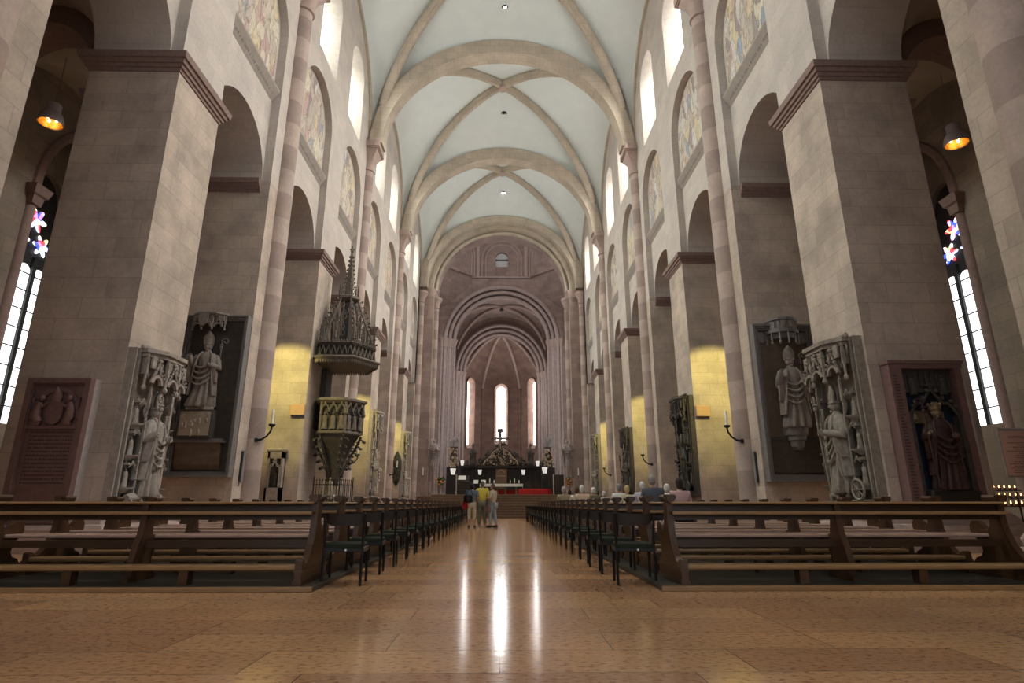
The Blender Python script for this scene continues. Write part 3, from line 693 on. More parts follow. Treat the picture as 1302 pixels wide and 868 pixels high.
# apse: five sides of an octagon, three with windows
AV = [(-6.1, 80.3), (-6.1, 82.2), (-2.9, 87.0), (2.9, 87.0), (6.1, 82.2), (6.1, 80.3)]
AWIN = {1: (1.2, 9.2, 18.6), 2: (1.3, 10.0, 18.2), 3: (1.2, 9.2, 18.6)}
for i in range(5):
    (xa_, ya_), (xb_, yb_) = AV[i], AV[i + 1]
    A = Vector((xa_, ya_, 0)); B = Vector((xb_, yb_, 0)); L_ = (B - A).length; U = (B - A).normalized(); NN = Vector((U.y, -U.x, 0))
    if NN.dot(Vector((0, 80, 0)) - A) > 0: NN = -NN          # outwards
    def Q(u, z, o, A=A, U=U, NN=NN): p = A + U * u + NN * o; return (p.x, p.y, z)
    m = MB(); c = L_ / 2
    def pl(poly, o0, o1):
        q = len(poly)
        m.add([Q(u, z, o0) for u, z in poly] + [Q(u, z, o1) for u, z in poly], [tuple(range(q)), tuple(range(2 * q - 1, q - 1, -1))] + [(k, (k + 1) % q, (k + 1) % q + q, k + q) for k in range(q)])
    if i in AWIN:
        wd, zb, zt = AWIN[i]; r1 = wd / 2; r0 = r1 + .30; zs = zt - r1
        e = .35
        pl([(-e, 1.5), (L_ + e, 1.5), (L_ + e, zb - .6), (-e, zb - .6)], 0, .9)
        pl([(-e, zb - .6), (c - r0, zb - .6), (c - r0, zs)] + [(c - r0 * cos(pi * k / 16), zs + r0 * sin(pi * k / 16)) for k in range(1, 16)] + [(c + r0, zs), (c + r0, zb - .6), (L_ + e, zb - .6), (L_ + e, 26), (-e, 26)], 0, .9)
        sp = MB()
        def out(rr, z0, o): return [Q(c - rr, z0, o)] + [Q(c - rr * cos(pi * k / 16), zs + rr * sin(pi * k / 16), o) for k in range(17)] + [Q(c + rr, z0, o)]
        sp.loft([out(r0, zb - .6, .01), out(r1, zb, .8)], cap=False)
        struct('trim_apse_reveal', sp, 'apse', smooth=False)
        nw += 1
        w = empty('window_%d' % nw); w['kind'] = 'structure'
        pm = MB(); o = [Vector(p) for p in out(r1, zb, .8)]; o2 = [p + NN * .04 for p in o]; q = len(o)
        pm.add([tuple(p) for p in o + o2], [tuple(range(q)), tuple(range(2 * q - 1, q - 1, -1))] + [(k, (k + 1) % q, (k + 1) % q + q, k + q) for k in range(q)])
        pm.build('pane', 'paneA', w, smooth=False)
        gb = MB()
        z = zb + .7
        while z < zt: gb.tube([Q(c - r1, z, .78), Q(c + r1, z, .78)], .012, 4); z += .7
        gb.build('saddle_bar', 'lead', w, smooth=False)
        rm = MB(); rm.tube([Q(c - r0 - .12, zb - .6, -.02)] + [Q(c - (r0 + .12) * cos(pi * k / 16), zs + (r0 + .12) * sin(pi * k / 16), -.02) for k in range(17)] + [Q(c + r0 + .12, zb - .6, -.02)], .12, 8)
        struct('trim_apse_window_roll', rm, 'apse')
    else: pl([(-.3, 1.5), (L_ + .3, 1.5), (L_ + .3, 26), (-.3, 26)], 0, .8)
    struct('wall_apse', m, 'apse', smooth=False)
TOP = Vector((0, 80.6, 24.4))
ar = empty('vault_rib'); ar['kind'] = 'structure'; tag(ar, 'ribs that fan over the apse', 'vault rib')
for i, (x, y) in enumerate(AV):
    p0 = Vector((x, y, 17.6)); pts = []
    for k in range(17):
        t = k / 16; q = p0.lerp(TOP, t); q.z = 17.6 + (TOP.z - 17.6) * sin(pi / 2 * min(1, t * 1.0)) ** .8
        pts.append(tuple(q))
    if 0 < i < 5:
        ar_mb = MB().tube(pts, .2, 8); ar_mb.build('apse_rib', 'capital', ar)
        MB().lathe(x, y - .05, [(.22, 1.5), (.22, 17.1), (.36, 17.5), (.36, 17.75)], 12).build('apse_rib_shaft', 'apse', ar)
# apse vault webs
wv = MB(); rows = []
for k in range(15):
    t = k / 14; row = []
    for i, (x, y) in enumerate(AV):
        q = Vector((x, y, 0)).lerp(TOP, t); q.z = 17.6 + (TOP.z - 17.6) * sin(pi / 2 * t) ** .8 if t > 0 else 17.6
        row.append(q)
    full = []
    for i in range(5):
        for j in range(9):
            u = j / 9; q = row[i].lerp(row[i + 1], u)
            q.z += 1.5 * (4 * u * (1 - u)) * (1 - t) ** 1.0 * (1.0 if 0 < i < 4 else .4); full.append(tuple(q))
    full.append(tuple(row[5])); rows.append(full)
wv.loft(rows, cap=False, closed=False)
struct('ceiling_apse_vault', wv, 'apse', ang=70)
struct('ceiling_apse_roof', MB().box(-8, 79.5, 26, 8, 89, 26.3), 'choir', smooth=False)
# ------------------------------------------------------------------ pews, chairs
DAIS = {-1: (-6.5, -1.99), 1: (1.73, 6.6)}
ROWS, PITCH, R0 = 24, 1.07, 6.65
for s in (-1, 1):
    a, b = DAIS[s]
    d = MB().bevel_box(a, R0, 0, b, R0 + ROWS * PITCH + .6, .05, .006).build('wooden_dais', 'dais', smooth=False)
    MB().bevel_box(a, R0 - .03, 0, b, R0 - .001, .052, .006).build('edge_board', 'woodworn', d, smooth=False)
    tag(d, 'low boarded wooden dais under the pews %s of the aisle' % SIDE[s], 'platform')
# profile of a pew end in (y, z), y measured from the row's rear edge, z from the dais
END = [(.07, 0), (.07, .25), (.10, .265), (.15, .245), (.19, .215), (.25, .23), (.33, .30), (.40, .40), (.455, .52), (.475, .66), (.475, .885), (.635, .885), (.635, .70), (.655, .60), (.70, .545),
       (.76, .55), (.80, .60), (.86, .645), (.93, .64), (.975, .59), (.985, .52), (.955, .46), (.90, .43), (.86, .37), (.84, .29), (.88, .23), (.97, .20), (1.0, .16), (1.0, 0)]
MID = [(.30, 0), (.30, .04), (.36, .06), (.35, .22), (.40, .40), (.455, .52), (.475, .66), (.475, .86), (.60, .86), (.62, .66), (.66, .50), (.90, .47), (.90, .42), (.76, .36), (.70, .25), (.70, .12), (.82, .05), (.82, 0)]
def ends(mb, x, t, poly):
    mb.prism(poly, 'x', x - t / 2, x + t / 2); return mb
def make_pew(s):
    xs = {-1: (-2.185, -4.16, -5.93), 1: (2.015, 4.03, 6.02)}[s]
    x0, xm, x1 = xs; lo, hi = min(x0, x1), max(x0, x1)
    t = empty('church_pew', (0, R0, .05))
    for x in (x0, x1):
        e = ends(MB(), x, .075, END).build('pew_end', 'woodv', t, smooth=False)
        fin = MB()
        fin.tube([(x, .42, .905), (x, .69, .905)], .045, 12); fin.box(x - .055, .43, .93, x + .055, .68, .955)
        fin.tube([(x - .05, .46, .925), (x - .05, .65, .925)], .03, 10); fin.tube([(x + .05, .46, .925), (x + .05, .65, .925)], .03, 10)
        fin.build('scroll_finial', 'woodv', e)
        bx = MB(); o = s * -.0
        xo = x + (.045 if (x > 0) == (x == x0 and s < 0) else -.045)
        bx.box(x - .05, .05, 0, x + .05, 1.02, .045); bx.box(x - .05, .06, .13, x + .05, 1.01, .16)
        bx.build('end_moulding', 'woodv', e, smooth=False)
    ends(MB(), xm, .07, MID).build('middle_support', 'woodv', t, smooth=False)
    MB().bevel_box(lo, .70, .455, hi, 1.13, .495, .01).build('seat', 'woodseat', t, smooth=False)
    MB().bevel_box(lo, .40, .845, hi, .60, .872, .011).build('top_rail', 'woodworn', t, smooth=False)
    MB().prism([(.50, .665), (.53, .665), (.55, .845), (.52, .845)], 'x', lo, hi).build('backboard', 'wood', t, smooth=False)
    sh = MB().box(lo, .38, .725, hi, .51, .745).build('book_shelf', 'wood', t, smooth=False)
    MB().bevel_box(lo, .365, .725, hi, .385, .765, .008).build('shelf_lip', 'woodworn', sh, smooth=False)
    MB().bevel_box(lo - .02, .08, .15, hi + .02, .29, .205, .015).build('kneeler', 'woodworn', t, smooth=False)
    for x in ((lo * 2 + hi) / 3, (lo + hi * 2) / 3):
        MB().box(x - .05, .12, 0, x + .05, .24, .15).build('kneeler_foot', 'woodv', t, smooth=False)
    MB().box(lo, .52, .36, hi, .56, .44).build('stretcher', 'wood', t, smooth=False)
    return t
def make_chair(s):
    t = empty('stacking_chair', (0, 0, 0))
    w = .215
    for sx in (-1, 1):
        zb = .052 if sx == s else 0
        MB().tube([(sx * w, .03, zb), (sx * w, .05, .44), (sx * (w + .012), .0, .795)], .0165, 8).build('back_post', 'blackmetal', t)
        MB().tube([(sx * w, .44, zb), (sx * w, .43, .41)], .0165, 8).build('front_leg', 'blackmetal', t)
        MB().bevel_box(sx * w - .018, .03, .36, sx * w + .018, .45, .415, .006).build('side_rail', 'blackmetal', t, smooth=False)
    MB().bevel_box(-w, .035, .365, w, .06, .41, .005).build('rear_rail', 'blackmetal', t, smooth=False)
    st = MB(); rings = []
    for y, z, h in ((.03, .405, .005), (.05, .40, .05), (.22, .405, .045), (.40, .41, .05), (.455, .40, .045), (.475, .375, .03)):
        rings.append([(-w - .005, y, z), (w + .005, y, z), (w + .005, y, z + h * .7), (w - .02, y, z + h), (-w + .02, y, z + h), (-w - .005, y, z + h * .7)])
    st.loft(rings).build('seat', 'green', t)
    b = MB(); n = 12; top = []; rings = []
    for j in range(n + 1):
        u = -1 + 2 * j / n; x = u * (w - .004); y = .015 - .03 * (1 - u * u); zl = .655 + .05 * max(0, (abs(u) - .7) / .3) ** 2
        rings.append([(x, y + .022, zl), (x, y + .034, zl), (x, y + .022, .785), (x, y + .010, .785)])
    b.loft(rings).build('backrest', 'chairback', t)
    MB().tube([(.03, .032, .385), (.03, .022, .385)], .012, 12).build('row_connector', 'white', t)
    return t
for s in (-1, 1):
    proto = make_pew(s)
    for i in range(ROWS):
        o = proto if i == 0 else copy_tree(proto)
        o.location = (0, R0 + PITCH * i, .05)
        tag(o, 'dark oak pew %s of the aisle, %s row from the near end' % (SIDE[s], ORD[i]), 'pew', 'pews %s of the aisle' % SIDE[s])
for s in (-1, 1):
    proto = make_chair(s)
    cx = -1.80 if s < 0 else 1.56
    for i in range(ROWS):
        o = proto if i == 0 else copy_tree(proto)
        o.location = (cx + random.uniform(-.008, .008), 7.05 + PITCH * i + random.uniform(-.02, .02), 0)
        o.rotation_euler = (0, 0, -s * radians(4) + random.uniform(-.02, .02))
        tag(o, 'black metal chair at the pew end %s of the aisle, %s from the near end' % (SIDE[s], ORD[i]), 'chair', 'chairs along the aisle')
# ------------------------------------------------------------------ carved figures and tombs (viewer looks along +y at them)
def fingers(mb, c, out, spread, size):
    """a closed hand: palm, four bent fingers of unequal length and a thumb"""
    c = Vector(c); out = Vector(out).normalized(); sp = Vector(spread).normalized(); nrm = out.cross(sp).normalized()
    mb.ell(c, (size * .42, size * .42, size * .5), 8, 6)
    for i, ln in enumerate((.55, .64, .60, .48)):
        b = c + sp * (size * (.27 - .18 * i)) + out * size * .3
        mb.tube([b, b + out * size * ln * .55, b + out * size * ln * .85 - nrm * size * .22], [size * .1, size * .09, size * .07], 5)
    b = c + sp * size * .38
    mb.tube([b, b + sp * size * .2 + out * size * .18, b + sp * size * .12 + out * size * .42], [size * .11, size * .1, size * .08], 5)
def figure(parent, x, y, z, h, mat, hat='mitre', arms=True, staff=None, name='carved_figure', skin=None, capemat=None, lean=0., detail=True, seed=0, turn=0., sway=0.03):
    """robed standing figure facing -y, h tall without its hat"""
    rnd = random.Random(seed); ph = rnd.uniform(0, 6); ca, sa = cos(turn), sin(turn)
    def T(p):
        u, v, w = p; return (x + u * ca - v * sa + lean * w * h, y + u * sa + v * ca, z + w)
    class TM(MB):
        def add(s, vs, fs): return MB.add(s, [T(v) for v in vs], fs)
    f = TM(); n = 66 if detail else 30; nf = 11; rings = []
    prof = [(0, .165, .125), (.03, .18, .135), (.14, .165, .122), (.28, .148, .11), (.42, .14, .105), (.54, .132, .098), (.62, .14, .10), (.70, .155, .102), (.77, .15, .092), (.815, .105, .075), (.84, .05, .048), (.87, .042, .042)]
    for t, rx, ry in prof:
        amp = (.30 if detail else .2) * max(0, 1 - t / .72) ** .7; cx = sway * h * sin(pi * t * 1.1); ring = []
        for j in range(n):
            a = 2 * pi * j / n
            q = 1 + amp * (abs(sin(nf * .5 * a + ph + 1.2 * t)) ** 1.4 - .5) + amp * .25 * sin(5 * a + 2 * ph - 3 * t)
            ring.append((cx + h * rx * q * cos(a), h * ry * q * sin(a), h * t))
        rings.append(ring)
    f.loft(rings)
    if arms:                                            # looped folds across the front, standing out of the robe
        for k in range(4):
            zc = .67 - .085 * k; d_ = 1 if seed % 2 else -1
            f.tube([(u * h, (-.105 - .03 * cos(pi * u / .26)) * h, (zc + d_ * .25 * u - .10 * cos(pi * u / .27)) * h) for u in (-.13, -.09, -.045, 0, .045, .09, .13)], [.006 * h, .013 * h, .017 * h, .019 * h, .017 * h, .013 * h, .006 * h], 8)
    o = f.build(name, mat, parent)
    if arms:
        for sx in (-1, 1):
            am = TM()
            hand = (sx * .055 * h + .02 * h, -.17 * h, (.60 + .03 * sx) * h)
            if staff == 'L' and sx < 0: hand = (-.2 * h, -.14 * h, .66 * h)
            if staff == 'R' and sx > 0: hand = (.2 * h, -.14 * h, .66 * h)
            if staff == 'bless' and sx < 0: hand = (-.2 * h, -.13 * h, .76 * h)
            if staff == 'bless' and sx > 0: hand = (.10 * h, -.16 * h, .62 * h)
            el = (sx * .19 * h, -.03 * h, .585 * h)
            am.tube([(sx * .12 * h, 0, .775 * h), (sx * .165 * h, -.01 * h, .69 * h), el, tuple(e * .45 + g * .55 for e, g in zip(el, hand)), hand], [.046 * h, .052 * h, .054 * h, .05 * h, .036 * h], 10)
            ab = am.build('arm', mat, o)
            sl = TM()
            sl.loft([[(el[0] * k + hand[0] * (1 - k) + dx * .028 * h, el[1] * k + hand[1] * (1 - k) + dy * .03 * h, (.575 - dz) * h) for dx, dy in ((-1, -1), (1, -1), (1, 1), (-1, 1))] for k, dz in ((.5, 0), (.6, .08), (.75, .17), (.85, .21))])
            sl.build('hanging_sleeve', mat, ab) if parent is None else sl.build('hanging_sleeve', mat, o)
            if detail:
                hg = TM(); fingers(hg, hand, (-sx * .6, -.5, .3), (0, -.3, 1), .052 * h); hg.build('hand', skin or mat, o)
        cp = TM(); rings = []; ends_ = ([], [])             # cope, open in front, with a raised border
        for t, rx, ry, gap in ((.835, .065, .058, 50), (.80, .125, .09, 38), (.74, .172, .115, 34), (.64, .18, .13, 36), (.52, .182, .138, 42), (.38, .188, .145, 48), (.26, .195, .15, 52), (.17, .20, .152, 55)):
            ring = []; g0 = -pi / 2 + radians(gap); g1 = 3 * pi / 2 - radians(gap)
            for j in range(n + 1):
                a = g0 + (g1 - g0) * j / n; q = 1 + .10 * (1 - t) * (abs(sin(4.5 * a + ph + 2 * t)) ** 1.3 - .5)
                ring.append((h * rx * q * cos(a), h * ry * q * sin(a), h * t))
            rings.append(ring); ends_[0].append(ring[0]); ends_[1].append(ring[-1])
        cp.loft(rings, cap=False, closed=False)
        for e in ends_: cp.tube(e, .014 * h, 7)
        cp.build('cope', capemat or mat, o)
    hd = TM(); cz = .925 * h
    hd.ell((0, -.005 * h, cz), (.052 * h, .06 * h, .072 * h), 14, 10)
    hd.ell((0, -.066 * h, cz - .008 * h), (.011 * h, .016 * h, .02 * h), 6, 5)
    if detail:
        for sx in (-1, 1):
            hd.ell((sx * .052 * h, 0, cz), (.010 * h, .018 * h, .026 * h), 6, 5)
            hd.ell((sx * .021 * h, -.053 * h, cz + .014 * h), (.012 * h, .008 * h, .007 * h), 6, 4)
        hd.ell((0, -.055 * h, cz + .026 * h), (.042 * h, .012 * h, .008 * h), 8, 4)
        hd.ell((0, -.056 * h, cz - .036 * h), (.02 * h, .010 * h, .007 * h), 8, 4)
        hd.ell((0, -.045 * h, cz - .058 * h), (.022 * h, .02 * h, .018 * h), 8, 5)
    hh = hd.build('head', skin or mat, o)
    hm = TM()
    if hat == 'mitre':
        for yy in (-.045, .03):
            rings = []
            for t, w, th in ((.955, .062, .012), (1.0, .068, .012), (1.05, .074, .010), (1.09, .062, .008), (1.135, .034, .006), (1.17, .004, .004)):
                ty = yy * (1 - max(0, t - 1.02) * 1.2)
                rings.append([(w * h * k, (ty - th + .018 * abs(k) * (1 if yy < 0 else -1)) * h, t * h) for k in (-1, -.5, 0, .5, 1)] + [(w * h * k, (ty + th + .018 * abs(k) * (1 if yy < 0 else -1)) * h, t * h) for k in (1, .5, 0, -.5, -1)])
            hm.loft(rings)
        hm.lathe(0, 0, [(.062 * h, .95 * h), (.066 * h, .955 * h), (.066 * h, .975 * h), (.062 * h, .98 * h)], 14)
        hm.build('mitre', mat, hh)
    elif hat == 'crown':
        hm.lathe(0, 0, [(.06 * h, .955 * h), (.068 * h, .96 * h), (.072 * h, 1.0 * h), (.05 * h, 1.01 * h)], 14)
        for k in range(8):
            a = 2 * pi * k / 8; hm.ell((.066 * h * cos(a), .066 * h * sin(a), 1.02 * h), (.018 * h, .018 * h, .03 * h), 6, 5)
        hm.ell((0, 0, 1.01 * h), (.05 * h, .05 * h, .05 * h), 8, 6)
        hm.build('crown', skin or mat, hh)
    elif hat == 'hair':
        hm.ell((0, .012 * h, cz + .02 * h), (.06 * h, .06 * h, .066 * h), 10, 7); hm.build('hair', mat, hh)
    if staff in ('L', 'R', 'bless', 'behind'):
        sx = -1 if staff == 'L' else 1
        px, py = (sx * .215 * h, -.14 * h) if staff != 'bless' else (.17 * h, .04 * h)
        cm = TM(); top = 1.0 * h
        pts = [(px * (.8 if staff != 'bless' else .9), py * .8, .03 * h), (px, py, .7 * h), (px * 1.02, py, top)]
        for k in range(16):
            a = k / 15 * 2.2 * pi; r = .055 * h * (1 - k / 20)
            pts.append((px + sx * (.05 * h - r * cos(a)), py, top + .03 * h + r * sin(a)))
        cm.tube(pts, .0105 * h, 7); cm.ell((px, py, .93 * h), (.025 * h, .025 * h, .035 * h), 8, 6); cm.ell((px, py, .97 * h), (.032 * h, .032 * h, .015 * h), 8, 5)
        cm.build('crozier', mat, o)
    return o
def pinnacle(mb, x, y, z, w, h):
    mb.box(x - w / 2, y - w / 2, z, x + w / 2, y + w / 2, z + h * .45)
    mb.box(x - w * .65, y - w * .65, z + h * .43, x + w * .65, y + w * .65, z + h * .47)
    mb.loft([[(x + a * r, y + b * r, zz) for a, b in ((-1, -1), (1, -1), (1, 1), (-1, 1))] for r, zz in ((w * .45, z + h * .47), (w * .06, z + h * .95))])
    for k in range(4):
        t = .55 + k * .1; r = w * .5 * (1 - t) * 1.9 + w * .1
        for a, b in ((-1, -1), (1, -1), (1, 1), (-1, 1)): mb.ell((x + a * r, y + b * r, z + h * t), (w * .2, w * .2, w * .16), 5, 4)
    mb.ell((x, y, z + h * .97), (w * .22, w * .22, w * .3), 6, 5)
def ogee(mb, x, y, z, w, h, r, n=10):
    for s in (-1, 1):
        pts = [(x + s * w / 2, y, z)]
        for k in range(1, n + 1):
            t = k / n; pts.append((x + s * w / 2 * (1 - t) ** (.55 if t < .6 else .9), y, z + h * (t ** 1.5 if t > .5 else t * .9)))
        mb.tube(pts, r, 6)
        for k in (3, 5, 7, 9):
            p = pts[k]; mb.ell((p[0] + s * r, p[1] - r, p[2] + r * 1.3), (r * 1.3, r * 1.2, r * 1.3), 5, 4)
    mb.ell((x, y, z + h + r * 2.2), (r * 1.8, r * 1.8, r * 2.4), 6, 5); mb.box(x - r * 2.6, y - r, z + h + r * 1.5, x + r * 2.6, y + r, z + h + r * 3)
def canopy(parent, x, y, z, w, d, h, mat, n=3, name='canopy'):
    """projecting Gothic canopy hung at z..z+h, its back on y, reaching d towards the viewer"""
    m = MB()
    m.prism([(x - w / 2, y), (x - w / 2, y - d * .55), (x - w * .25, y - d), (x + w * .25, y - d), (x + w / 2, y - d * .55), (x + w / 2, y)], 'z', z + h * .80, z + h * .9)
    m.prism([(x - w * .54, y), (x - w * .54, y - d * .6), (x - w * .28, y - d * 1.08), (x + w * .28, y - d * 1.08), (x + w * .54, y - d * .6), (x + w * .54, y)], 'z', z + h * .9, z + h)
    o = m.build(name, mat, parent, smooth=False)
    t = MB(); sw = w / n
    for i in range(n):
        xc = x - w / 2 + sw * (i + .5); yy = y - d * (1.0 if 0 < i < n - 1 or n < 3 else .85)
        ogee(t, xc, yy, z + h * .12, sw * .92, h * .55, w * .016)
        t.arch_band('y', xc, z + h * .12, sw * .30, sw * .42, yy - .02, yy + .05, 10)
        t.box(xc - sw * .46, yy + .03, z + h * .5, xc + sw * .46, yy + .07, z + h * .82)
    for i in range(n + 1):
        xc = x - w / 2 + sw * i; yy = y - d * (.95 if 0 < i < n else .6)
        t.tube([(xc, yy, z), (xc, yy, z + h * .85)], w * .022, 6); t.ell((xc, yy, z), (w * .04, w * .04, w * .05), 6, 5)
        pinnacle(t, xc, yy, z + h * .35, w * .05, h * .6)
    t.build('tracery', mat, o)
    return o
def console(mb, x, y, z, w, d, h):
    mb.loft([[(x + w / 2 * q * cos(a), y - d * q * max(0, sin(a)), zz) for a in [pi * k / 8 for k in range(9)]] for q, zz in ((.42, z), (.52, z + h * .12), (.6, z + h * .14), (.66, z + h * .40), (.80, z + h * .44), (.82, z + h * .62), (.94, z + h * .66), (1, z + h * .82), (1, z + h))])
def beast(parent, x, y, z, l, mat, name='crouching_beast'):
    m = MB()
    m.tube([(x - l * .45, y, z + l * .22), (x - l * .2, y, z + l * .26), (x + l * .15, y, z + l * .26), (x + l * .38, y - .02, z + l * .34)], [l * .15, l * .19, l * .17, l * .13], 10)
    m.ell((x + l * .46, y - l * .08, z + l * .42), (l * .14, l * .15, l * .15), 9, 7); m.ell((x + l * .5, y - l * .22, z + l * .38), (l * .07, l * .1, l * .07), 7, 5)
    for u in (-.08, .08): m.ell((x + l * .46 + u * l, y - l * .02, z + l * .56), (l * .04, l * .03, l * .06), 5, 4)
    for u, v in ((-.35, -.1), (-.25, .1), (.25, -.14), (.3, .06)): m.tube([(x + u * l, y + v * l, z + l * .2), (x + u * l + .06 * l, y + v * l - .05 * l, z + l * .05), (x + u * l + .16 * l, y + v * l - .1 * l, z + .02)], [l * .08, l * .06, l * .05], 7)
    for k in range(9):
        a = 2 * pi * k / 9; m.ell((x + l * .36, y + l * .14 * cos(a), z + l * .38 + l * .14 * sin(a)), (l * .06, l * .06, l * .06), 5, 4)
    return m.build(name, mat, parent)
def wheel(parent, x, y, z, r, mat):
    m = MB(); m.tube([(x + r * cos(2 * pi * k / 20), y, z + r * sin(2 * pi * k / 20)) for k in range(21)], r * .14, 6)
    for k in range(4):
        a = pi * k / 4; m.tube([(x - r * cos(a), y, z - r * sin(a)), (x + r * cos(a), y, z + r * sin(a))], r * .08, 5)
    m.ell((x, y, z), (r * .2, r * .2, r * .2), 8, 6); return m.build('carved_wheel', mat, parent)
def tomb(name, loc, rz, label, w, h, d, mat, frame_side=1, hat='mitre', staff='L', seed=1, tiers=3, extra='beasts', fig_h=None, turn=0., crest=True, det=True):
    """Gothic wall tomb: moulded frame, canopy, bishop, small figures at the sides; base at loc, wall plane y = 0"""
    t = empty(name, loc, rz, label, 'tomb'); rnd = random.Random(seed)
    MB().box(-w / 2 + .06, -.06, 0, w / 2 - .06, .0, h).build('back_slab', mat, t, smooth=False)
    fr = MB()
    for sx in (-1, 1):
        xx = sx * w / 2
        for k, (o, o2, dd) in enumerate(((.0, .045, d * .40), (.045, .085, d * .24), (.085, .13, d * .50), (.13, .17, d * .30))):
            fr.box(min(xx - sx * o, xx - sx * o2), -dd, .101, max(xx - sx * o, xx - sx * o2), .0, h * (1 - .01 * k))
        fr.tube([(xx - sx * .065, -d * .26, .12), (xx - sx * .065, -d * .26, h * .97)], .02, 8)
    fr.box(-w / 2, -d * .9, 0, w / 2, 0, .10); fr.box(-w / 2 + .17, -d * .8, .10, w / 2 - .17, -.061, .15)
    fr.build('moulded_frame', mat, t, smooth=False)
    canopy(t, 0, -.05, h * .75, w * .84, d * 1.15, h * .25, mat, 3)
    cb = MB(); cb.prism([(-w * .38, -.06), (-w * .38, -d * .62), (-w * .2, -d * .9), (w * .2, -d * .9), (w * .38, -d * .62), (w * .38, -.06)], 'z', h * .84, h * .955)
    for k in range(34):
        u = rnd.uniform(-w * .38, w * .38); cb.ell((u, -d * (.95 if abs(u) < w * .22 else .75), rnd.uniform(h * .80, h * .95)), (.035, .04, rnd.uniform(.04, .09)), 6, 5)
    cb.build('canopy_carving', mat, t)
    if crest:
        c = MB(); k = 0
        u = -w / 2 + .06
        while u < w / 2: c.ell((u, -d * .6, h + .02), (.05, .05, .05 + rnd.uniform(0, .03)), 6, 5); u += .085
        c.build('foliage_crest', mat, t)
    fh = fig_h or h * .52
    figure(t, .02, -d * .62, .30, fh, mat, hat, True, staff, seed=seed, detail=det, turn=turn, name='bishop_figure')
    hb = MB(); hb.ell((.02, -.14, .30 + fh * .93), (.2, .05, .2), 12, 8); hb.build('halo_cushion', mat, t)
    for sx in (-1, 1):
        xs = sx * (w / 2 - .25)
        for k in range(tiers):
            z = .35 + (h * .68 - .35) * k / tiers; hh = (h * .68 - .35) / tiers
            m = MB(); console(m, xs, -.08, z, .24, d * .78, hh * .2)
            c2 = MB(); pinnacle(c2, xs, -d * .45, z + hh * .80, .07, hh * .24); ogee(c2, xs, -d * .75, z + hh * .80, .2, hh * .14, .012); c2.box(xs - .1, -d * .7, z + hh * .88, xs + .1, -.06, z + hh * .95)
            p = m.build('side_console', mat, t); c2.build('side_canopy', mat, p)
            figure(p, xs, -d * .52, z + hh * .2, hh * .58, mat, 'hair', False, None, name='small_figure', seed=seed + k * 3 + (sx > 0), detail=False)
        ty = MB(); ty.tube([(xs - sx * .14, -d * .8, .15), (xs - sx * .14, -d * .8, h * .76)], .02, 7)
        for k in range(14):
            z = .3 + k * h * .72 / 14; ty.ell((xs - sx * .14, -d * .8, z), (.032, .032, .024), 6, 4)
        for k in range(2): pinnacle(ty, xs - sx * .14, -d * .82, h * (.42 + .2 * k), .05, h * .2)
        ty.build('crocketed_shaft', mat, t)
    if extra == 'beasts':
        beast(t, -w * .22, -d * .75, .14, .52, mat); beast(t, w * .2, -d * .8, .14, .38, mat)
    elif extra == 'wheel':
        beast(t, -w * .16, -d * .75, .14, .5, mat, 'crouching_devil'); wheel(t, w * .36, -d * .92, .36, .2, mat)
        MB().bevel_box(w * .18, -d * .9, .12, w * .48, -.1, .16, .01).build('wheel_ledge', mat, t)
        wheel(t, w * .36, -d * .62, h * .925, .16, mat)
    return t
LW = radians(90)
tomb('bishop_tomb', (-HW, 12.72, .74), LW, 'pale carved bishop tomb with beasts at its foot, first pier left of the nave', 1.62, 3.34, .46, 'tomb', -1, 'mitre', 'L', 3, 3, 'beasts', 1.92, turn=.15)
tomb('bishop_tomb', (HW, 12.86, .82), -LW, 'carved bishop tomb with a small stone wheel, first pier right of the nave', 1.75, 3.62, .48, 'tombR', 1, 'mitre', 'L', 5, 3, 'wheel', 2.05, turn=-.2)
tomb('bishop_tomb', (HW, 24.2, 1.2), -LW, 'dark tall carved tomb beside the yellow light on the third pier right of the nave', 1.85, 4.0, .46, 'pulpitdark', 1, 'mitre', 'R', 8, 3, 'wheel', 1.9, det=False)
tomb('bishop_tomb', (HW, 35.5, 1.2), -LW, 'dark slender carved tomb on the fifth pier right of the nave', 1.75, 4.1, .42, 'pulpitdark', 1, 'mitre', 'L', 11, 2, 'wheel', 2.1, det=False)
tomb('bishop_tomb', (HW, 46.8, 1.4), -LW, 'many-figured dark tomb farthest along the right side of the nave', 1.8, 4.8, .5, 'relief', 1, 'mitre', 'L', 13, 4, 'none', 2.1, det=False)
tomb('bishop_tomb', (-HW, 35.5, 1.2), LW, 'grey carved tomb just beyond the pulpit on the left of the nave', 1.85, 5.1, .46, 'tomb', -1, 'mitre', 'L', 17, 4, 'none', 2.2, det=False)
tomb('bishop_tomb', (-HW, 46.8, 1.2), LW, 'many-figured pale tomb farthest along the left side of the nave', 1.8, 5.2, .5, 'tomb', -1, 'mitre', 'R', 19, 4, 'none', 2.2, det=False)

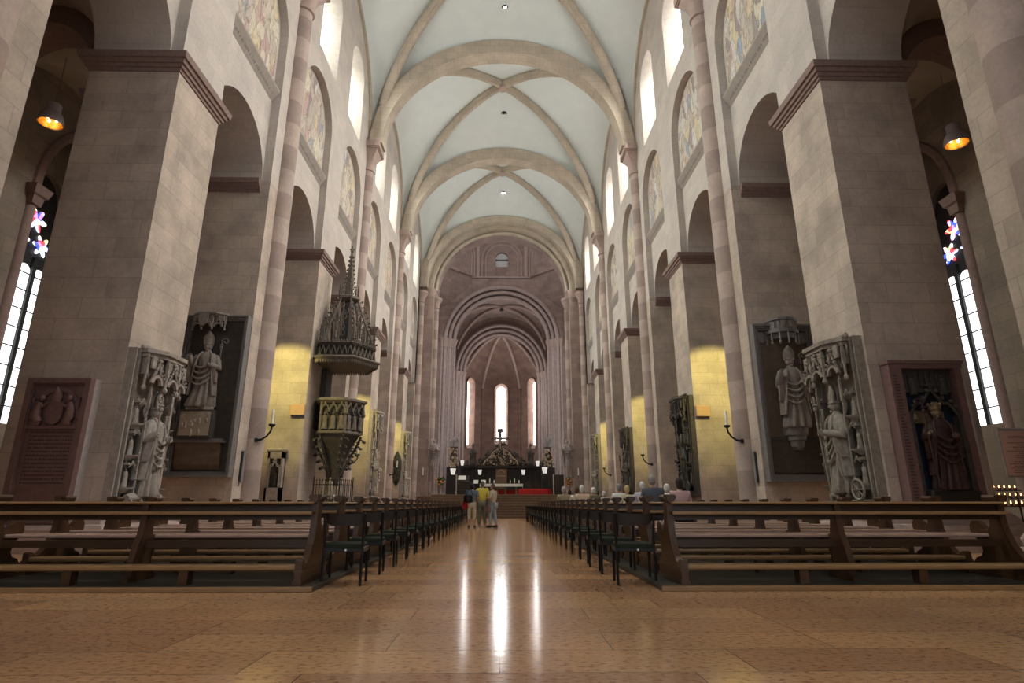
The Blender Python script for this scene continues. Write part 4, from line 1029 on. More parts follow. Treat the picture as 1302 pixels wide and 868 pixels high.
# red plaque with kneeling figures
t = empty('memorial_plaque', (-8.87, 11.9, .74), 0, 'dark red sandstone plaque with two kneeling figures and a shield above an inscription', 'plaque')
MB().box(-.62, -.23, 0, .62, 0, 2.60).build('slab', 'plaqueside', t, smooth=False)
m = MB()
m.frame(-.625, -.1, .625, 2.60, .11, -.34, -.20); m.frame(-.53, -.2, .53, 2.50, .035, -.30, -.20)
m.build('moulded_border', 'plaque', t, smooth=False)
MB().box(-.52, -.245, 0, .52, -.225, 2.50).build('face', 'plaque', t, smooth=False)
m = MB(); m.arch_band('y', 0, 1.78, .42, .49, -.29, -.23, 20, bi=.56, bo=.65); m.box(-.5, -.33, 1.58, .5, -.23, 1.64)
m.build('arch_and_ledge', 'plaque', t, ang=30)
m = MB(); m.loft([[(x * k, -.34 + (0 if abs(x) < .1 else .025), z) for x in (-.16, 0, .16)] + [(.16 * k, -.24, z), (-.16 * k, -.24, z)] for k, z in ((.25, 1.66), (.75, 1.72), (1, 1.82), (1.02, 2.02), (.95, 2.08), (1.05, 2.12))]); m.build('shield', 'plaque', t)
m = MB()
m.loft([[(w * cos(a), -.30 + .06 * sin(a), z) for a in [2 * pi * k / 12 for k in range(12)]] for w, z in ((.08, 2.12), (.11, 2.2), (.1, 2.28), (.05, 2.36), (.01, 2.41))]); m.build('carved_mitre', 'plaque', t)
for sx in (-1, 1):
    m = MB(); y = -.31
    m.tube([(sx * .36, y, 1.70), (sx * .26, y, 1.68), (sx * .24, y, 1.72)], [.05, .06, .05], 8)                      # shin and knee
    m.tube([(sx * .26, y, 1.70), (sx * .33, y, 1.82), (sx * .32, y, 1.98), (sx * .29, y, 2.10)], [.075, .085, .075, .05], 10)   # thigh and body
    m.tube([(sx * .29, y, 2.08), (sx * .22, y - .02, 2.02), (sx * .15, y - .02, 2.08)], [.04, .032, .025], 8)
    fingers(m, (sx * .14, y - .02, 2.09), (-sx, 0, .2), (0, -.2, 1), .045)
    m.ell((sx * .27, y - .01, 2.19), (.055, .055, .065), 10, 8); m.ell((sx * .225, y - .02, 2.18), (.014, .014, .016), 6, 4)
    m.tube([(sx * .33, y + .02, 2.1), (sx * .44, y + .02, 2.2), (sx * .45, y + .02, 1.95)], [.03, .05, .02], 8, flat=.4)
    m.build('kneeling_figure', 'plaque', t)
m = MB(); rnd = random.Random(4)
for row in range(14):
    z = 1.50 - row * .075; x = -.42
    while x < .40:
        w_ = rnd.uniform(.012, .03); m.box(x, -.250, z, min(x + w_, .42), -.244, z + .030); x += w_ + rnd.choice((.010, .010, .010, .03))
m.build('inscription', 'plaqueink', t, smooth=False)['kind'] = 'stuff'

# framed relief with a bishop, second pier, left
t = empty('bishop_monument', (-8.82, 17.55, 1.64), 0, 'slate-framed monument of a bishop above a pale carved panel, second pier on the left', 'monument')
MB().box(-.95, -.10, 0, .95, 0, 4.9).build('backing', 'slate', t, smooth=False)
m = MB()
for o, y in ((0, -.30), (.05, -.24), (.10, -.18)): m.frame(-.952 + o, o - .002, .952 - o, 4.902 - o, .055, y, -.02)
m.build('moulded_frame', 'slateframe', t, smooth=False)
m = MB(); m.box(-.78, -.36, .98, .70, -.08, 1.04); m.box(-.74, -.32, 1.04, .66, -.08, 1.10); m.build('ledge', 'slateframe', t, smooth=False)
m = MB(); m.loft([[(x, y, z) for x, y in ((-.7, -.08), (-.7, -.08 - d_), (.6, -.08 - d_), (.6, -.08))] for z, d_ in ((.22, .05), (.35, .13), (.6, .17), (.8, .16), (.98, .22))]); m.build('console_block', 'brownpanel', t, smooth=False)
p = MB().bevel_box(-.66, -.42, 1.10, .34, -.08, 1.94, .02).build('pedestal', 'slate', t, smooth=False)
q = MB().box(-.60, -.435, 1.17, .28, -.415, 1.88).build('relief_panel', 'palerelief', p, smooth=False)
m = MB(); rnd = random.Random(12)
for k in range(16): m.ell((rnd.uniform(-.52, .2), -.435, rnd.uniform(1.24, 1.8)), (rnd.uniform(.03, .07), .025, rnd.uniform(.04, .12)), 7, 5)
m.build('relief_figures', 'palerelief', q)['kind'] = 'stuff'
m = MB(); m.loft([[(-.16 + .42 * k * cos(a), -.26 + .17 * k * sin(a), z) for a in [2 * pi * i / 16 for i in range(16)]] for k, z in ((1, 1.94), (1, 2.0), (.9, 2.04))]); m.build('plinth_step', 'relief', t)
figure(t, -.16, -.26, 2.02, 2.02, 'relief', 'mitre', True, 'bless', name='bishop_figure', seed=21, turn=.12)
canopy(t, -.2, -.08, 4.42, .95, .42, .52, 'relief', 3)
m = MB(); m.loft([[(-.3 + x * k, -.56, z) for x in (-.15, .15)] + [(-.3 + .15 * k, -.52, z), (-.3 - .15 * k, -.52, z)] for k, z in ((.3, 4.5), (.85, 4.6), (1, 4.8), (1.05, 4.9))]); m.build('shield', 'relief', t, smooth=False)

# framed monument, second pier, right
t = empty('bishop_monument', (8.85, 17.55, 1.52), 0, 'slate-framed monument of a bishop under a turret canopy, second pier on the right', 'monument')
MB().box(-.95, -.10, 0, .95, 0, 4.84).build('backing', 'brownpanel', t, smooth=False)
m = MB()
for o, y in ((0, -.30), (.06, -.24), (.13, -.19)): m.frame(-.952 + o, o - .002, .952 - o, 4.842 - o, .07, y, -.02)
m.build('moulded_frame', 'slateframe', t, smooth=False)
MB().box(-.72, -.15, .26, .75, -.09, 1.22).build('lower_panel', 'slate', t, smooth=False)
MB().box(-.74, -.18, 1.22, .76, -.09, 1.32).build('panel_rail', 'slate', t, smooth=False)
m = MB(); console(m, .06, -.09, .92, .72, .42, .66); m.build('console', 'slateframe', t)
figure(t, .06, -.30, 1.58, 2.18, 'relief', 'mitre', True, 'bless', name='bishop_figure', seed=31, turn=-.05)
m = MB()
for q, z0, z1 in ((.46, 4.62, 4.92), (.52, 4.52, 4.62), (.50, 4.92, 5.0), (.40, 4.36, 4.52)):
    m.prism([(.02 + q * cos(a), -.1 - q * .95 * sin(a)) for a in [pi * k / 6 for k in range(7)]], 'z', z0, z1)
c_ = m.build('turret_canopy', 'slateframe', t, smooth=False)
m = MB()
for k in range(7):
    a = pi * (k + .0) / 6; m.tube([(.02 + .48 * cos(a), -.1 - .46 * sin(a), 4.2), (.02 + .48 * cos(a), -.1 - .46 * sin(a), 4.62)], .025, 6); m.ell((.02 + .48 * cos(a), -.1 - .46 * sin(a), 4.2), (.045, .045, .06), 6, 5)
for k in range(6):
    a = pi * (k + .5) / 6; m.box(.02 + .45 * cos(a) - .05, -.1 - .45 * sin(a) - .02, 4.68, .02 + .45 * cos(a) + .05, -.1 - .45 * sin(a) + .0, 4.88)
m.build('pendant_tracery', 'relief', c_)
for sx in (-1, 1):
    m = MB(); m.ell((sx * .66, -.16, 4.42), (.16, .06, .2), 10, 7); m.build('corner_boss', 'slateframe', t)

# coloured king or bishop in a blue niche, first pier, right
t = empty('crowned_monument', (8.86, 11.9, .74), 0, 'dark monument with a crowned painted figure in a blue niche, first pier right', 'monument')
MB().box(-.51, -.06, 0, .59, 0, 2.87).build('backing', 'darkblue', t, smooth=False)
m = MB()
m.box(-.78, -.28, 0, -.52, 0, 2.88); m.box(.60, -.28, 0, .78, 0, 2.88); m.box(-.78, -.281, 2.88, .78, 0, 2.98); m.box(-.80, -.31, 2.98, .80, 0, 3.05)
m.build('stone_frame', 'plaque', t, smooth=False)
MB().box(.735, -.292, 0, .785, -.27, 2.88).build('pale_edge', 'plaqueside', t, smooth=False)
m = MB(); rnd = random.Random(3)
for row in range(40):
    m.box(-.72, -.286, .25 + row * .063, -.72 + rnd.uniform(.06, .12), -.280, .25 + row * .063 + .03)
m.build('inscription', 'plaqueink', t, smooth=False)['kind'] = 'stuff'
m = MB(); ogee(m, .04, -.22, 1.9, 1.0, .55, .035); m.box(-.5, -.24, .1, -.42, -.08, 1.9); m.box(.52, -.24, .1, .60, -.08, 1.9)
m.ell((-.46, -.2, 1.93), (.07, .07, .06), 7, 5); m.ell((.56, -.2, 1.93), (.07, .07, .06), 7, 5)
m.build('ogee_arch', 'pulpitdark', t)
m = MB(); m.box(-.5, -.12, 2.4, .58, -.05, 2.88); 
for k in range(9):
    pinnacle(m, -.44 + k * .12, -.16, 2.52, .035, .34)
m.build('tracery_band', 'pulpitdark', t, smooth=False)
for x in (-.28, .36):
    figure(t, x, -.18, 2.34, .42, 'pulpitdark', 'hair', False, None, name='carved_angel', seed=int(40 + x * 10), detail=False)
f = figure(t, .05, -.24, .42, 1.66, 'redrobe', 'crown', True, 'L', name='crowned_figure', seed=44, skin='gilt', turn=-.1)
m = MB(); m.bevel_box(-.3, -.13, 1.74, .32, -.07, 2.02, .02); m.ell((-.3, -.12, 1.88), (.06, .06, .1), 7, 5); m.build('cushion', 'gilt', t)
MB().bevel_box(-.45, -.42, .0, .55, -.05, .42, .03).build('pedestal', 'black', t, smooth=False)

# hung dark shield beyond the pulpit
t = empty('hanging_hatchment', (-8.02, 45.8, 2.2), 0, 'dark narrow carved shield of arms hanging on the left wall between two tombs', 'shield')
m = MB(); m.loft([[(w * cos(a), -.12 + .12 * sin(a), z) for a in [2 * pi * k / 10 for k in range(10)]] for w, z in ((.04, 0), (.2, .25), (.3, .7), (.34, 1.3), (.3, 1.9), (.2, 2.3), (.04, 2.6))]); m.build('shield_board', 'black', t)
m = MB(); rnd = random.Random(9)
for k in range(26): m.ell((rnd.uniform(-.26, .26), -.24, rnd.uniform(.3, 2.2)), (.07, .06, .09), 6, 4)
m.build('carved_leafwork', 'slate', t)['kind'] = 'stuff'

# small Gothic wall shrine, third pier, left
t = empty('wall_shrine', (-8.72, 23.2, .74), 0, 'small pale stone shrine with a pointed niche beside the yellow-lit pier on the left', 'shrine')
m = MB(); m.box(-.30, -.28, 0, -.22, 0, 2.1); m.box(.22, -.28, 0, .30, 0, 2.1); m.box(-.3, -.06, 0, .3, 0, 2.1); m.box(-.3, -.28, 1.85, .3, 0, 2.1); m.box(-.3, -.28, 0, .3, 0, .75); m.build('shrine_body', 'tomb', t, smooth=False)
m = MB(); m.loft([[(sx_ * k, -y_ * k * .9, z) for sx_, y_ in ((-.36, 0), (-.36, .34), (.36, .34), (.36, 0))] for k, z in ((.88, 2.08), (1, 2.14), (1, 2.2), (.9, 2.24))]); m.build('cornice', 'tomb', t, smooth=False)
m = MB(); ogee(m, 0, -.28, 1.35, .44, .4, .025); m.tube([(-.2, -.28, .75), (-.2, -.28, 1.35)], .025, 7); m.tube([(.2, -.28, .75), (.2, -.28, 1.35)], .025, 7); m.build('niche_arch', 'tomb', t)
MB().box(-.22, -.08, .75, .22, -.055, 1.85).build('niche_back', 'slate', t, smooth=False)
figure(t, 0, -.14, .78, .62, 'slate', 'hair', False, None, name='niche_figure', seed=52, detail=False)
# ------------------------------------------------------------------ pulpit on the third pier, left
PX, PY = -6.9, 24.7
def hexa(r, z, a0=0): return [(r * cos(a0 + pi / 3 * k), r * sin(a0 + pi / 3 * k), z) for k in range(6)]
t = empty('pulpit', (PX, PY, 0), 0, 'dark six-sided Gothic pulpit basket carried on a tapering carved stem', 'pulpit')
m = MB(); m.loft([hexa(r, z) for r, z in ((1.02, 4.92), (1.10, 4.98), (1.17, 5.02), (1.17, 5.10), (1.08, 5.14))]); m.build('parapet_rim', 'pulpit', t, smooth=False)
m = MB(); m.loft([hexa(.93, 3.8), hexa(.93, 4.95)]); body = m.build('basket', 'pulpitdark', t, smooth=False)
m = MB(); m.loft([hexa(r, z) for r, z in ((.9, 3.62), (1.06, 3.68), (1.06, 3.76), (.96, 3.82))]); m.build('lower_rim', 'pulpit', t, smooth=False)
for k in range(6):
    a = pi / 3 * k; b = pi / 3 * (k + 1); A = Vector((1.0 * cos(a), 1.0 * sin(a), 0)); B = Vector((1.0 * cos(b), 1.0 * sin(b), 0)); nrm = ((A + B) / 2).normalized()
    if nrm.x < -.3: continue
    m = MB(); m.tube([(A.x, A.y, 3.7), (A.x, A.y, 4.98)], .06, 8); pinnacle(m, A.x, A.y, 4.2, .08, .75); m.build('corner_post', 'pulpit', t)
    for j in range(3):
        p = A.lerp(B, (j + .5) / 3) + nrm * .02
        figure(t, p.x, p.y, 3.83, .68, 'pulpit', 'hair', False, None, name='carved_saint', seed=60 + k * 3 + j, detail=False, turn=atan2(nrm.y, nrm.x) + pi / 2)
        m = MB()
        q0, q1 = A.lerp(B, j / 3) + nrm * .06, A.lerp(B, (j + 1) / 3) + nrm * .06
        pts = [q0 + Vector((0, 0, 4.55))] + [q0.lerp(q1, u) + Vector((0, 0, 4.6 + .26 * sin(pi * u))) for u in (.15, .3, .5, .7, .85)] + [q1 + Vector((0, 0, 4.55))]
        m.tube(pts, .035, 6); mid = q0.lerp(q1, .5)
        m.tube([mid + Vector((0, 0, 4.82)), mid + Vector((0, 0, 4.95))], .05, 6)
        for u in (.0, .5, 1.): m.ell(tuple(q0.lerp(q1, u) + Vector((0, 0, 4.5 if u != .5 else 4.86))), (.06, .06, .09), 6, 5)
        m.build('niche_tracery', 'pulpit', t)
st = MB(); st.loft([hexa(r, z) for r, z in ((.26, 1.6), (.24, 2.1), (.3, 2.4), (.42, 2.8), (.62, 3.2), (.85, 3.5), (.92, 3.66))]); st.build('tapering_stem', 'pulpitdark', t)
rnd = random.Random(61)
for k in range(6):
    a = pi / 3 * k
    m = MB(); pts = [(r * cos(a), r * sin(a), z) for r, z in ((.98, 3.6), (.9, 3.35), (.72, 3.0), (.5, 2.6), (.34, 2.2), (.28, 1.75))]
    m.tube(pts, [.06, .055, .05, .05, .045, .045], 7)
    for j in range(5):
        z = 3.45 - j * .27; r = .93 - j * .13
        for sgn in (-1, 1):
            aa_ = a + sgn * .12
            m.tube([(r * cos(a), r * sin(a), z), ((r + .12) * cos(aa_), (r + .12) * sin(aa_), z + .02), ((r + .20) * cos(aa_), (r + .20) * sin(aa_), z - .06)], [.03, .03, .02], 5)
            m.ell(((r + .2) * cos(aa_), (r + .2) * sin(aa_), z - .07), (.06, .06, .055), 6, 5)
    m.build('foliage_rib', 'pulpitdark', t)
m = MB(); m.lathe(0, 0, [(.62, 0), (.62, .35), (.5, .4), (.4, .5), (.36, 1.0), (.46, 1.1), (.46, 1.18), (.3, 1.25)], 6)
m.build('foot', 'tomb', t, smooth=False)
for k, (x, y) in enumerate(((-.05, -.36), (.32, -.15), (-.30, -.25))):
    figure(t, x, y, 1.2, .72, 'tomb', 'hair', False, None, name='foot_figure', seed=80 + k, detail=False, turn=.5 * k)
m = MB(); m.box(-.93, .1, 4.0, -.7, .9, 6.55); m.box(-.97, -.5, 3.9, -.9, .6, 5.0); m.build('pulpit_back_panel', 'pulpitdark', t, smooth=False)
# sounding board
t = empty('pulpit_canopy', (PX, PY, 6.62), 0, 'spired openwork sounding board hanging high above the pulpit', 'canopy')
m = MB(); m.loft([hexa(r, z) for r, z in ((1.42, .02), (1.60, .12), (1.62, .17), (1.50, .24))]); m.build('rim', 'pulpit', t, smooth=False)
m = MB()
for k in range(6):
    A, B = Vector(hexa(1.50, 0)[k]), Vector(hexa(1.50, 0)[(k + 1) % 6])
    for j in range(14):
        p = A.lerp(B, (j + .5) / 14); m.loft([[(p.x + dx * s_, p.y + dy * s_, z) for dx, dy in ((-1, -1), (1, -1), (1, 1), (-1, 1))] for s_, z in ((.045, .06), (.03, -.04), (.008, -.09))])
m.build('hanging_fringe', 'pulpit', t, smooth=False)
band = MB(); band.loft([hexa(1.34, .22), hexa(1.36, .30)]); band.loft([hexa(1.34, .68), hexa(1.40, .74), hexa(1.34, .80)]); band.loft([hexa(1.22, .22), hexa(1.22, .75)]); bo = band.build('band', 'pulpitdark', t, smooth=False)
m = MB()
for k in range(6):
    A, B = Vector(hexa(1.36, 0)[k]), Vector(hexa(1.36, 0)[(k + 1) % 6])
    for j in range(6):
        for e in range(2):
            p, q = A.lerp(B, (j + e * .5) / 6), A.lerp(B, (j + .5 + e * .5) / 6)
            m.tube([p + Vector((0, 0, .3 if e == 0 else .68)), (p + q) / 2 + Vector((0, 0, .5)), q + Vector((0, 0, .68 if e == 0 else .3))], .028, 5)
    for j in range(12):
        p = A.lerp(B, (j + .5) / 12); m.loft([[(p.x + dx * s_, p.y + dy * s_, z) for dx, dy in ((-1, -1), (1, -1), (1, 1), (-1, 1))] for s_, z in ((.05, .80), (.035, .90), (.008, .98))])
m.build('band_tracery', 'pulpit', bo)
rnd = random.Random(66)
for k in range(6):
    a = pi / 3 * k
    m = MB(); pts = [(1.25 * cos(a), 1.25 * sin(a), .8), (1.1 * cos(a), 1.1 * sin(a), 1.35), (.78 * cos(a), .78 * sin(a), 2.1), (.5 * cos(a), .5 * sin(a), 2.9), (.42 * cos(a), .42 * sin(a), 3.1)]
    m.tube(pts, .05, 6)
    for j in range(9):
        u = j / 8; r = 1.25 * (1 - u) + .5 * u; z = .95 + 2.0 * u
        m.tube([(r * cos(a), r * sin(a), z), ((r + .13) * cos(a), (r + .13) * sin(a), z + .03)], .022, 5); m.ell(((r + .15) * cos(a), (r + .15) * sin(a), z + .05), (.055, .055, .05), 5, 4)
    pinnacle(m, 1.28 * cos(a), 1.28 * sin(a), .7, .09, 1.25)
    pinnacle(m, .95 * cos(a + .3), .95 * sin(a + .3), 1.0, .07, 1.2)
    m.build('flying_rib', 'pulpit', t)
    m = MB(); b = a + pi / 6
    for r, z0, hh in ((1.12, .8, .9), (.85, 1.2, 1.1), (.62, 1.8, 1.1)):
        pinnacle(m, r * cos(b), r * sin(b), z0, .08, hh)
        for q in range(5):
            c_ = b + rnd.uniform(-.35, .35); z = z0 + rnd.uniform(0, .8); rr = r + rnd.uniform(-.08, .05)
            m.tube([(rr * cos(c_), rr * sin(c_), z), (rr * cos(c_ + .12), rr * sin(c_ + .12), z + .14), (rr * cos(c_ + .02), rr * sin(c_ + .02), z + .24)], .022, 5)
    m.build('openwork_gable', 'pulpit', t)
m = MB(); m.loft([hexa(.34, .8), hexa(.3, 2.9)]); m.build('core', 'pulpitdark', t, smooth=False)
m = MB(); m.loft([hexa(r, z) for r, z in ((.4, 3.02), (.52, 3.10), (.52, 3.18), (.42, 3.24))]); m.build('upper_gallery', 'pulpit', t, smooth=False)
m = MB()
for k in range(6): pinnacle(m, .42 * cos(pi / 3 * k), .42 * sin(pi / 3 * k), 3.2, .06, .75)
m.loft([hexa(.20, 3.2), hexa(.17, 3.8), hexa(.13, 4.4), hexa(.03, 5.45)])
for k in range(6):
    for j in range(9):
        u = j / 9; r = .21 * (1 - u) + .06; z = 3.5 + 1.9 * u; m.ell((r * cos(pi / 3 * k), r * sin(pi / 3 * k), z), (.05, .05, .045), 5, 4)
m.ell((0, 0, 5.5), (.08, .08, .1), 8, 6); m.box(-.12, -.02, 5.55, .12, .02, 5.6); m.box(-.02, -.02, 5.5, .02, .02, 5.75)
m.build('spire', 'pulpit', t)
# iron railing round the pulpit foot
t = empty('iron_railing', (PX, PY, 0), 0, 'black wrought-iron railing around the foot of the pulpit', 'railing')
pts = [(-.5, -1.02), (.52, -1.02), (.88, -.35), (.6, .7)]
m = MB(); m.tube([(x, y, .12) for x, y in pts], .018, 6); m.tube([(x, y, 1.62) for x, y in pts], .022, 6); m.build('rail', 'iron', t)
for i in range(3):
    A, B = Vector(pts[i] + (0,)), Vector(pts[i + 1] + (0,)); q = int((B - A).length / .105)
    for j in range(q):
        p = A.lerp(B, j / q); m = MB(); big = j == 0
        m.tube([p, p + Vector((0, 0, 1.78 if not big else 1.86))], .022 if big else .012, 6); m.ell(tuple(p + Vector((0, 0, 1.8 if not big else 1.9))), (.022, .022, .045), 6, 5)
        m.build('railing_bar', 'iron', t)

# ------------------------------------------------------------------ sconces, boxes, loudspeakers, hidden floodlights
for k in (2, 4, 6):
    for s in (-1, 1):
        y = pier_y(k) + 1 - .25
        t = empty('candle_sconce', (s * (HW - .22), y, 2.8), 0, 'black iron bracket with a white candle on the %s vault shaft %s' % (('nearest', 'middle', 'farthest')[(k - 2) // 2], 'on the left' if s < 0 else 'on the right'), 'sconce', 'candle sconces')
        m = MB(); m.tube([(0, 0, 0), (-s * .18, -.02, .02), (-s * .34, -.04, .12), (-s * .45, -.05, .28), (-s * .47, -.05, .42)], [.035, .032, .03, .03, .03], 8); m.lathe(0, 0, [(.06, -.06), (.06, .06)], 10)
        b = m.build('bracket', 'iron', t)
        m = MB(); m.lathe(-s * .47, -.05, [(.03, .40), (.10, .44), (.105, .49), (.05, .50)], 14); m.build('drip_pan', 'iron', b)
        m = MB(); m.lathe(-s * .47, -.05, [(.036, .49), (.034, .93), (.02, .95), (.004, .97)], 12); m.build('candle', 'wax', t)
for s, k in ((-1, 3), (1, 3)):
    x = -8.12 if s < 0 else 8.15
    t = empty('painted_box', (x, pier_y(k), 4.28), 0, 'small %s box fixed on the yellow-lit pier on the %s' % ('peach-coloured', SIDE[s]), 'box')
    MB().bevel_box(-.28, -.16, .0, .28, 0, .44, .015).build('housing', 'peach', t, smooth=False)
    MB().box(-.25, -.10, -.03, .25, -.0, .0).build('underside_plate', 'slateframe', t, smooth=False)
for s in (-1, 1):
    t = empty('column_loudspeaker', (s * (HW - .02), pier_y(2) + .42, 1.5), 0, 'slim grey column loudspeaker beside the nearest vault shaft on the %s' % SIDE[s], 'loudspeaker')
    MB().bevel_box(-.07, -.07, 0, .07, .07, .95, .012).build('cabinet', 'grey', t, smooth=False)
    MB().box(-.05, -.075, .04, .05, -.068, .91).build('grille', 'lead', t, smooth=False)
    MB().box(-.02 if s > 0 else -.07, .02, .2, .07 if s > 0 else .02, .08, .26).build('wall_bracket', 'iron', t, smooth=False)
for s in (-1, 1):
    for k in (2, 4, 6):
        y = pier_y(k) + PW
        x = s * 8.75
        t = empty('floodlight', (x, y, 6.9), 0, 'yellow floodlight mounted on the back of the %s vault-shaft pier on the %s' % (('nearest', 'middle', 'farthest')[(k - 2) // 2], SIDE[s]), 'floodlight', 'floodlights behind the piers')
        m = MB(); m.box(-.25, .0, -.05, .25, .06, .05); m.box(-.03, .04, -.05, .03, .2, .0); m.build('wall_bracket', 'iron', t, smooth=False)
        m = MB(); m.prism([(.10, -.10), (.30, -.14), (.42, .10), (.14, .16)], 'x', -.24, .24); m.build('housing', 'iron', t, smooth=False)
        l = bpy.data.lights.new('yellow_light', 'SPOT'); l.energy = YELLOW_W * (1.0 if k == 2 else .8); l.color = (1, .88, .28); l.spot_size = radians(70); l.spot_blend = .45; l.shadow_soft_size = .06
        lo = bpy.data.objects.new('yellow_light', l); COL.objects.link(lo); lo.location = (x, y + .48, 6.85)
        lo.rotation_euler = (Vector((s * 8.75, y + STEP - PW, 5.35)) - Vector(lo.location)).to_track_quat('-Z', 'Y').to_euler()
# pendant lamps in the aisles
for s, x, z in ((-1, -12.50, 11.0), (1, 12.85, 10.68)):
    y = 14.0
    t = empty('pendant_lamp', (x, y, z), 0, 'grey bell-shaped pendant lamp with a gold lining hanging in the %s aisle' % SIDE[s], 'lamp')
    m = MB(); m.lathe(0, 0, [(.30, 0), (.305, .03), (.29, .16), (.25, .28), (.19, .36), (.175, .40), (.175, .60), (.165, .62), (.02, .63), (.02, .60), (.15, .59), (.16, .41), (.18, .35), (.235, .27), (.275, .15), (.285, .02)], 28, cap=False)
    m.build('lamp_shade', 'lampmetal', t)
    m = MB(); m.lathe(0, 0, [(.282, .012), (.27, .15), (.23, .265), (.15, .35), (.01, .36)], 24, cap=False); m.build('gold_lining', 'lampgold', t)
    m = MB(); m.tube([(0, 0, .62), (0, 0, 13.2 - z)], .009, 6); m.build('cord', 'grey', t)
    for j in range(3):
        a = 2 * pi * j / 3 + .5; m = MB(); m.ell((.12 * cos(a), .12 * sin(a), .14), (.035, .035, .05), 8, 6); m.build('bulb', 'lampbulb', t)
for y, lit, lab in ((27.9, True, 'round lit downlight in the first nave vault web'), (38.1, False, 'round unlit downlight near the boss of the second nave vault'), (49.7, True, 'round lit downlight in the farthest nave vault')):
    z = {27.9: 29.45, 38.1: 29.85, 49.7: 29.7}[y]
    t = empty('downlight', (.1, y, z), 0, lab, 'lamp')
    m = MB(); m.lathe(0, 0, [(.16, .9), (.17, .0), (.22, -.02), (.22, -.08), (.17, -.08)], 18, cap=False); m.build('rim', 'blackmetal', t)
    m = MB(); m.lathe(0, 0, [(.155, -.03), (.10, -.07), (.01, -.08)], 16); m.build('lens', 'bulb' if lit else 'black', t)

# ------------------------------------------------------------------ choir furniture
Z1 = 1.5
t = empty('altar', (.05, 50, Z1), 0, 'long altar table under a white cloth at the head of the steps', 'altar')
MB().bevel_box(-1.75, -.45, .88, 1.75, .45, .98, .015).build('table_top', 'stepwood', t, smooth=False)
for x in (-1.25, 1.25, -.35, .35):
    MB().lathe(x, 0, [(.16, 0), (.16, .08), (.10, .14), (.08, .5), (.11, .8), (.16, .88)], 12).build('leg', 'gilt', t)
MB().box(-1.5, -.25, 0, 1.5, .3, .06).build('base', 'stepwood', t, smooth=False)
m = MB(); n = 40
m.box(-1.80, -.5, .98, 1.80, .5, .995); front = []
for k in range(n + 1):
    x = -1.8 + 3.6 * k / n; front.append([(x, -.505 + .008 * sin(k * 1.7), .995), (x, -.515 + .015 * sin(k * 1.7), .76)])
m.loft([[(a[0], a[1], a[2]), (b[0], b[1], b[2]), (b[0], b[1] + .012, b[2]), (a[0], a[1] + .012, a[2])] for a, b in front])
for x in (-1.8, 1.79): m.box(x, -.5, .6, x + .012, .5, .99)
ac = m.build('altar_cloth', 'cloth', smooth=False); ac.location = (.05, 50, Z1); tag(ac, 'white cloth hanging over the altar table', 'altar cloth')
for k, x in enumerate((-1.35, -.98, -.62, .75, 1.1, 1.48)):
    t = empty('altar_candle', (x + .05, 50.1, Z1 + .995), 0, '%s candle from the left standing on the altar' % ORD[k], 'candle', 'altar candles')
    h = .34 if k in (1, 4) else .22
    MB().lathe(0, 0, [(.07, 0), (.07, .02), (.03, .04), (.035, .08), (.06, .09)], 10).build('candlestick', 'gilt', t)
    MB().lathe(0, 0, [(.042, .08), (.04, .08 + h), (.01, .09 + h)], 10).build('wax', 'wax', t)
t = empty('red_draped_table', (2.72, 47.6, Z1), 0, 'low table draped in bright red cloth beside the altar', 'table')
m = MB(); rings = []; n = 60
for z, o in ((.0, .05), (.25, .02), (.46, 0), (.52, -.03)):
    ring = []
    for k in range(n):
        a = 2 * pi * k / n; c, s_ = cos(a), sin(a); q = 1 / max(abs(c), abs(s_)); e = min(q, 1.25)
        f_ = 1 + (.05 * sin(k * 2.1) if z < .5 else 0) * (1 - z)
        ring.append(((1.28 + o) * c * e * f_, (.4 + o) * s_ * e * f_, z))
    rings.append(ring)
m.loft(rings); m.build('red_cloth', 'red', t)
MB().bevel_box(-1.1, -.3, .52, 1.1, .3, .55, .01).build('top', 'red', t, smooth=False)
t = empty('altar_carpet', (.4, 50, Z1), 0, 'red cloth lying behind the legs of the altar table', 'cloth')
MB().bevel_box(-1.3, .32, 0.0, 1.1, .5, .5, .02).build('red_hanging', 'red', t, smooth=False)
for s, x in ((-1, -3.85), (1, 4.5)):
    t = empty('black_loudspeaker', (x, 46, Z1), 0, 'tall black loudspeaker cabinet at the %s end of the altar platform' % SIDE[s], 'loudspeaker')
    MB().bevel_box(-.36, -.3, 0, .36, .3, 1.55, .02).build('cabinet', 'blackmetal', t, smooth=False)
    MB().box(-.32, -.315, .06, .32, -.30, 1.48).build('grille', 'chairback', t, smooth=False)
    MB().box(-.44 if s > 0 else .38, -.25, 0, -.38 if s > 0 else .44, .25, 1.6).build('pale_side_post', 'choirshaft', t, smooth=False)
    t = empty('flower_arrangement', (x + s * .75, 45.6, Z1 if abs(x + s * .75) < 4.7 else 0), 0, 'tall orange flower arrangement beside the %s black loudspeaker' % SIDE[s], 'flowers')
    zb = 0 if abs(x + s * .75) < 4.7 else 1.5
    MB().lathe(0, 0, [(.16, 0), (.18, .05), (.10, .3 + zb * .3), (.10, .5 + zb), (.22, .7 + zb), (.24, .75 + zb)], 14).build('vase_stand', 'plaqueside', t)
    lf = MB(); fl = MB(); rnd = random.Random(70 + s)
    for q in range(46):
        a, r, z = rnd.uniform(0, 2 * pi), rnd.uniform(.05, .36), zb + rnd.uniform(.7, 1.35)
        (lf if q % 2 else fl).ell((r * cos(a), r * sin(a), z), (.09, .09, .07), 6, 5)
    lf.build('foliage', 'leaf', t)['kind'] = 'stuff'; fl.build('blooms', 'bloom', t)['kind'] = 'stuff'
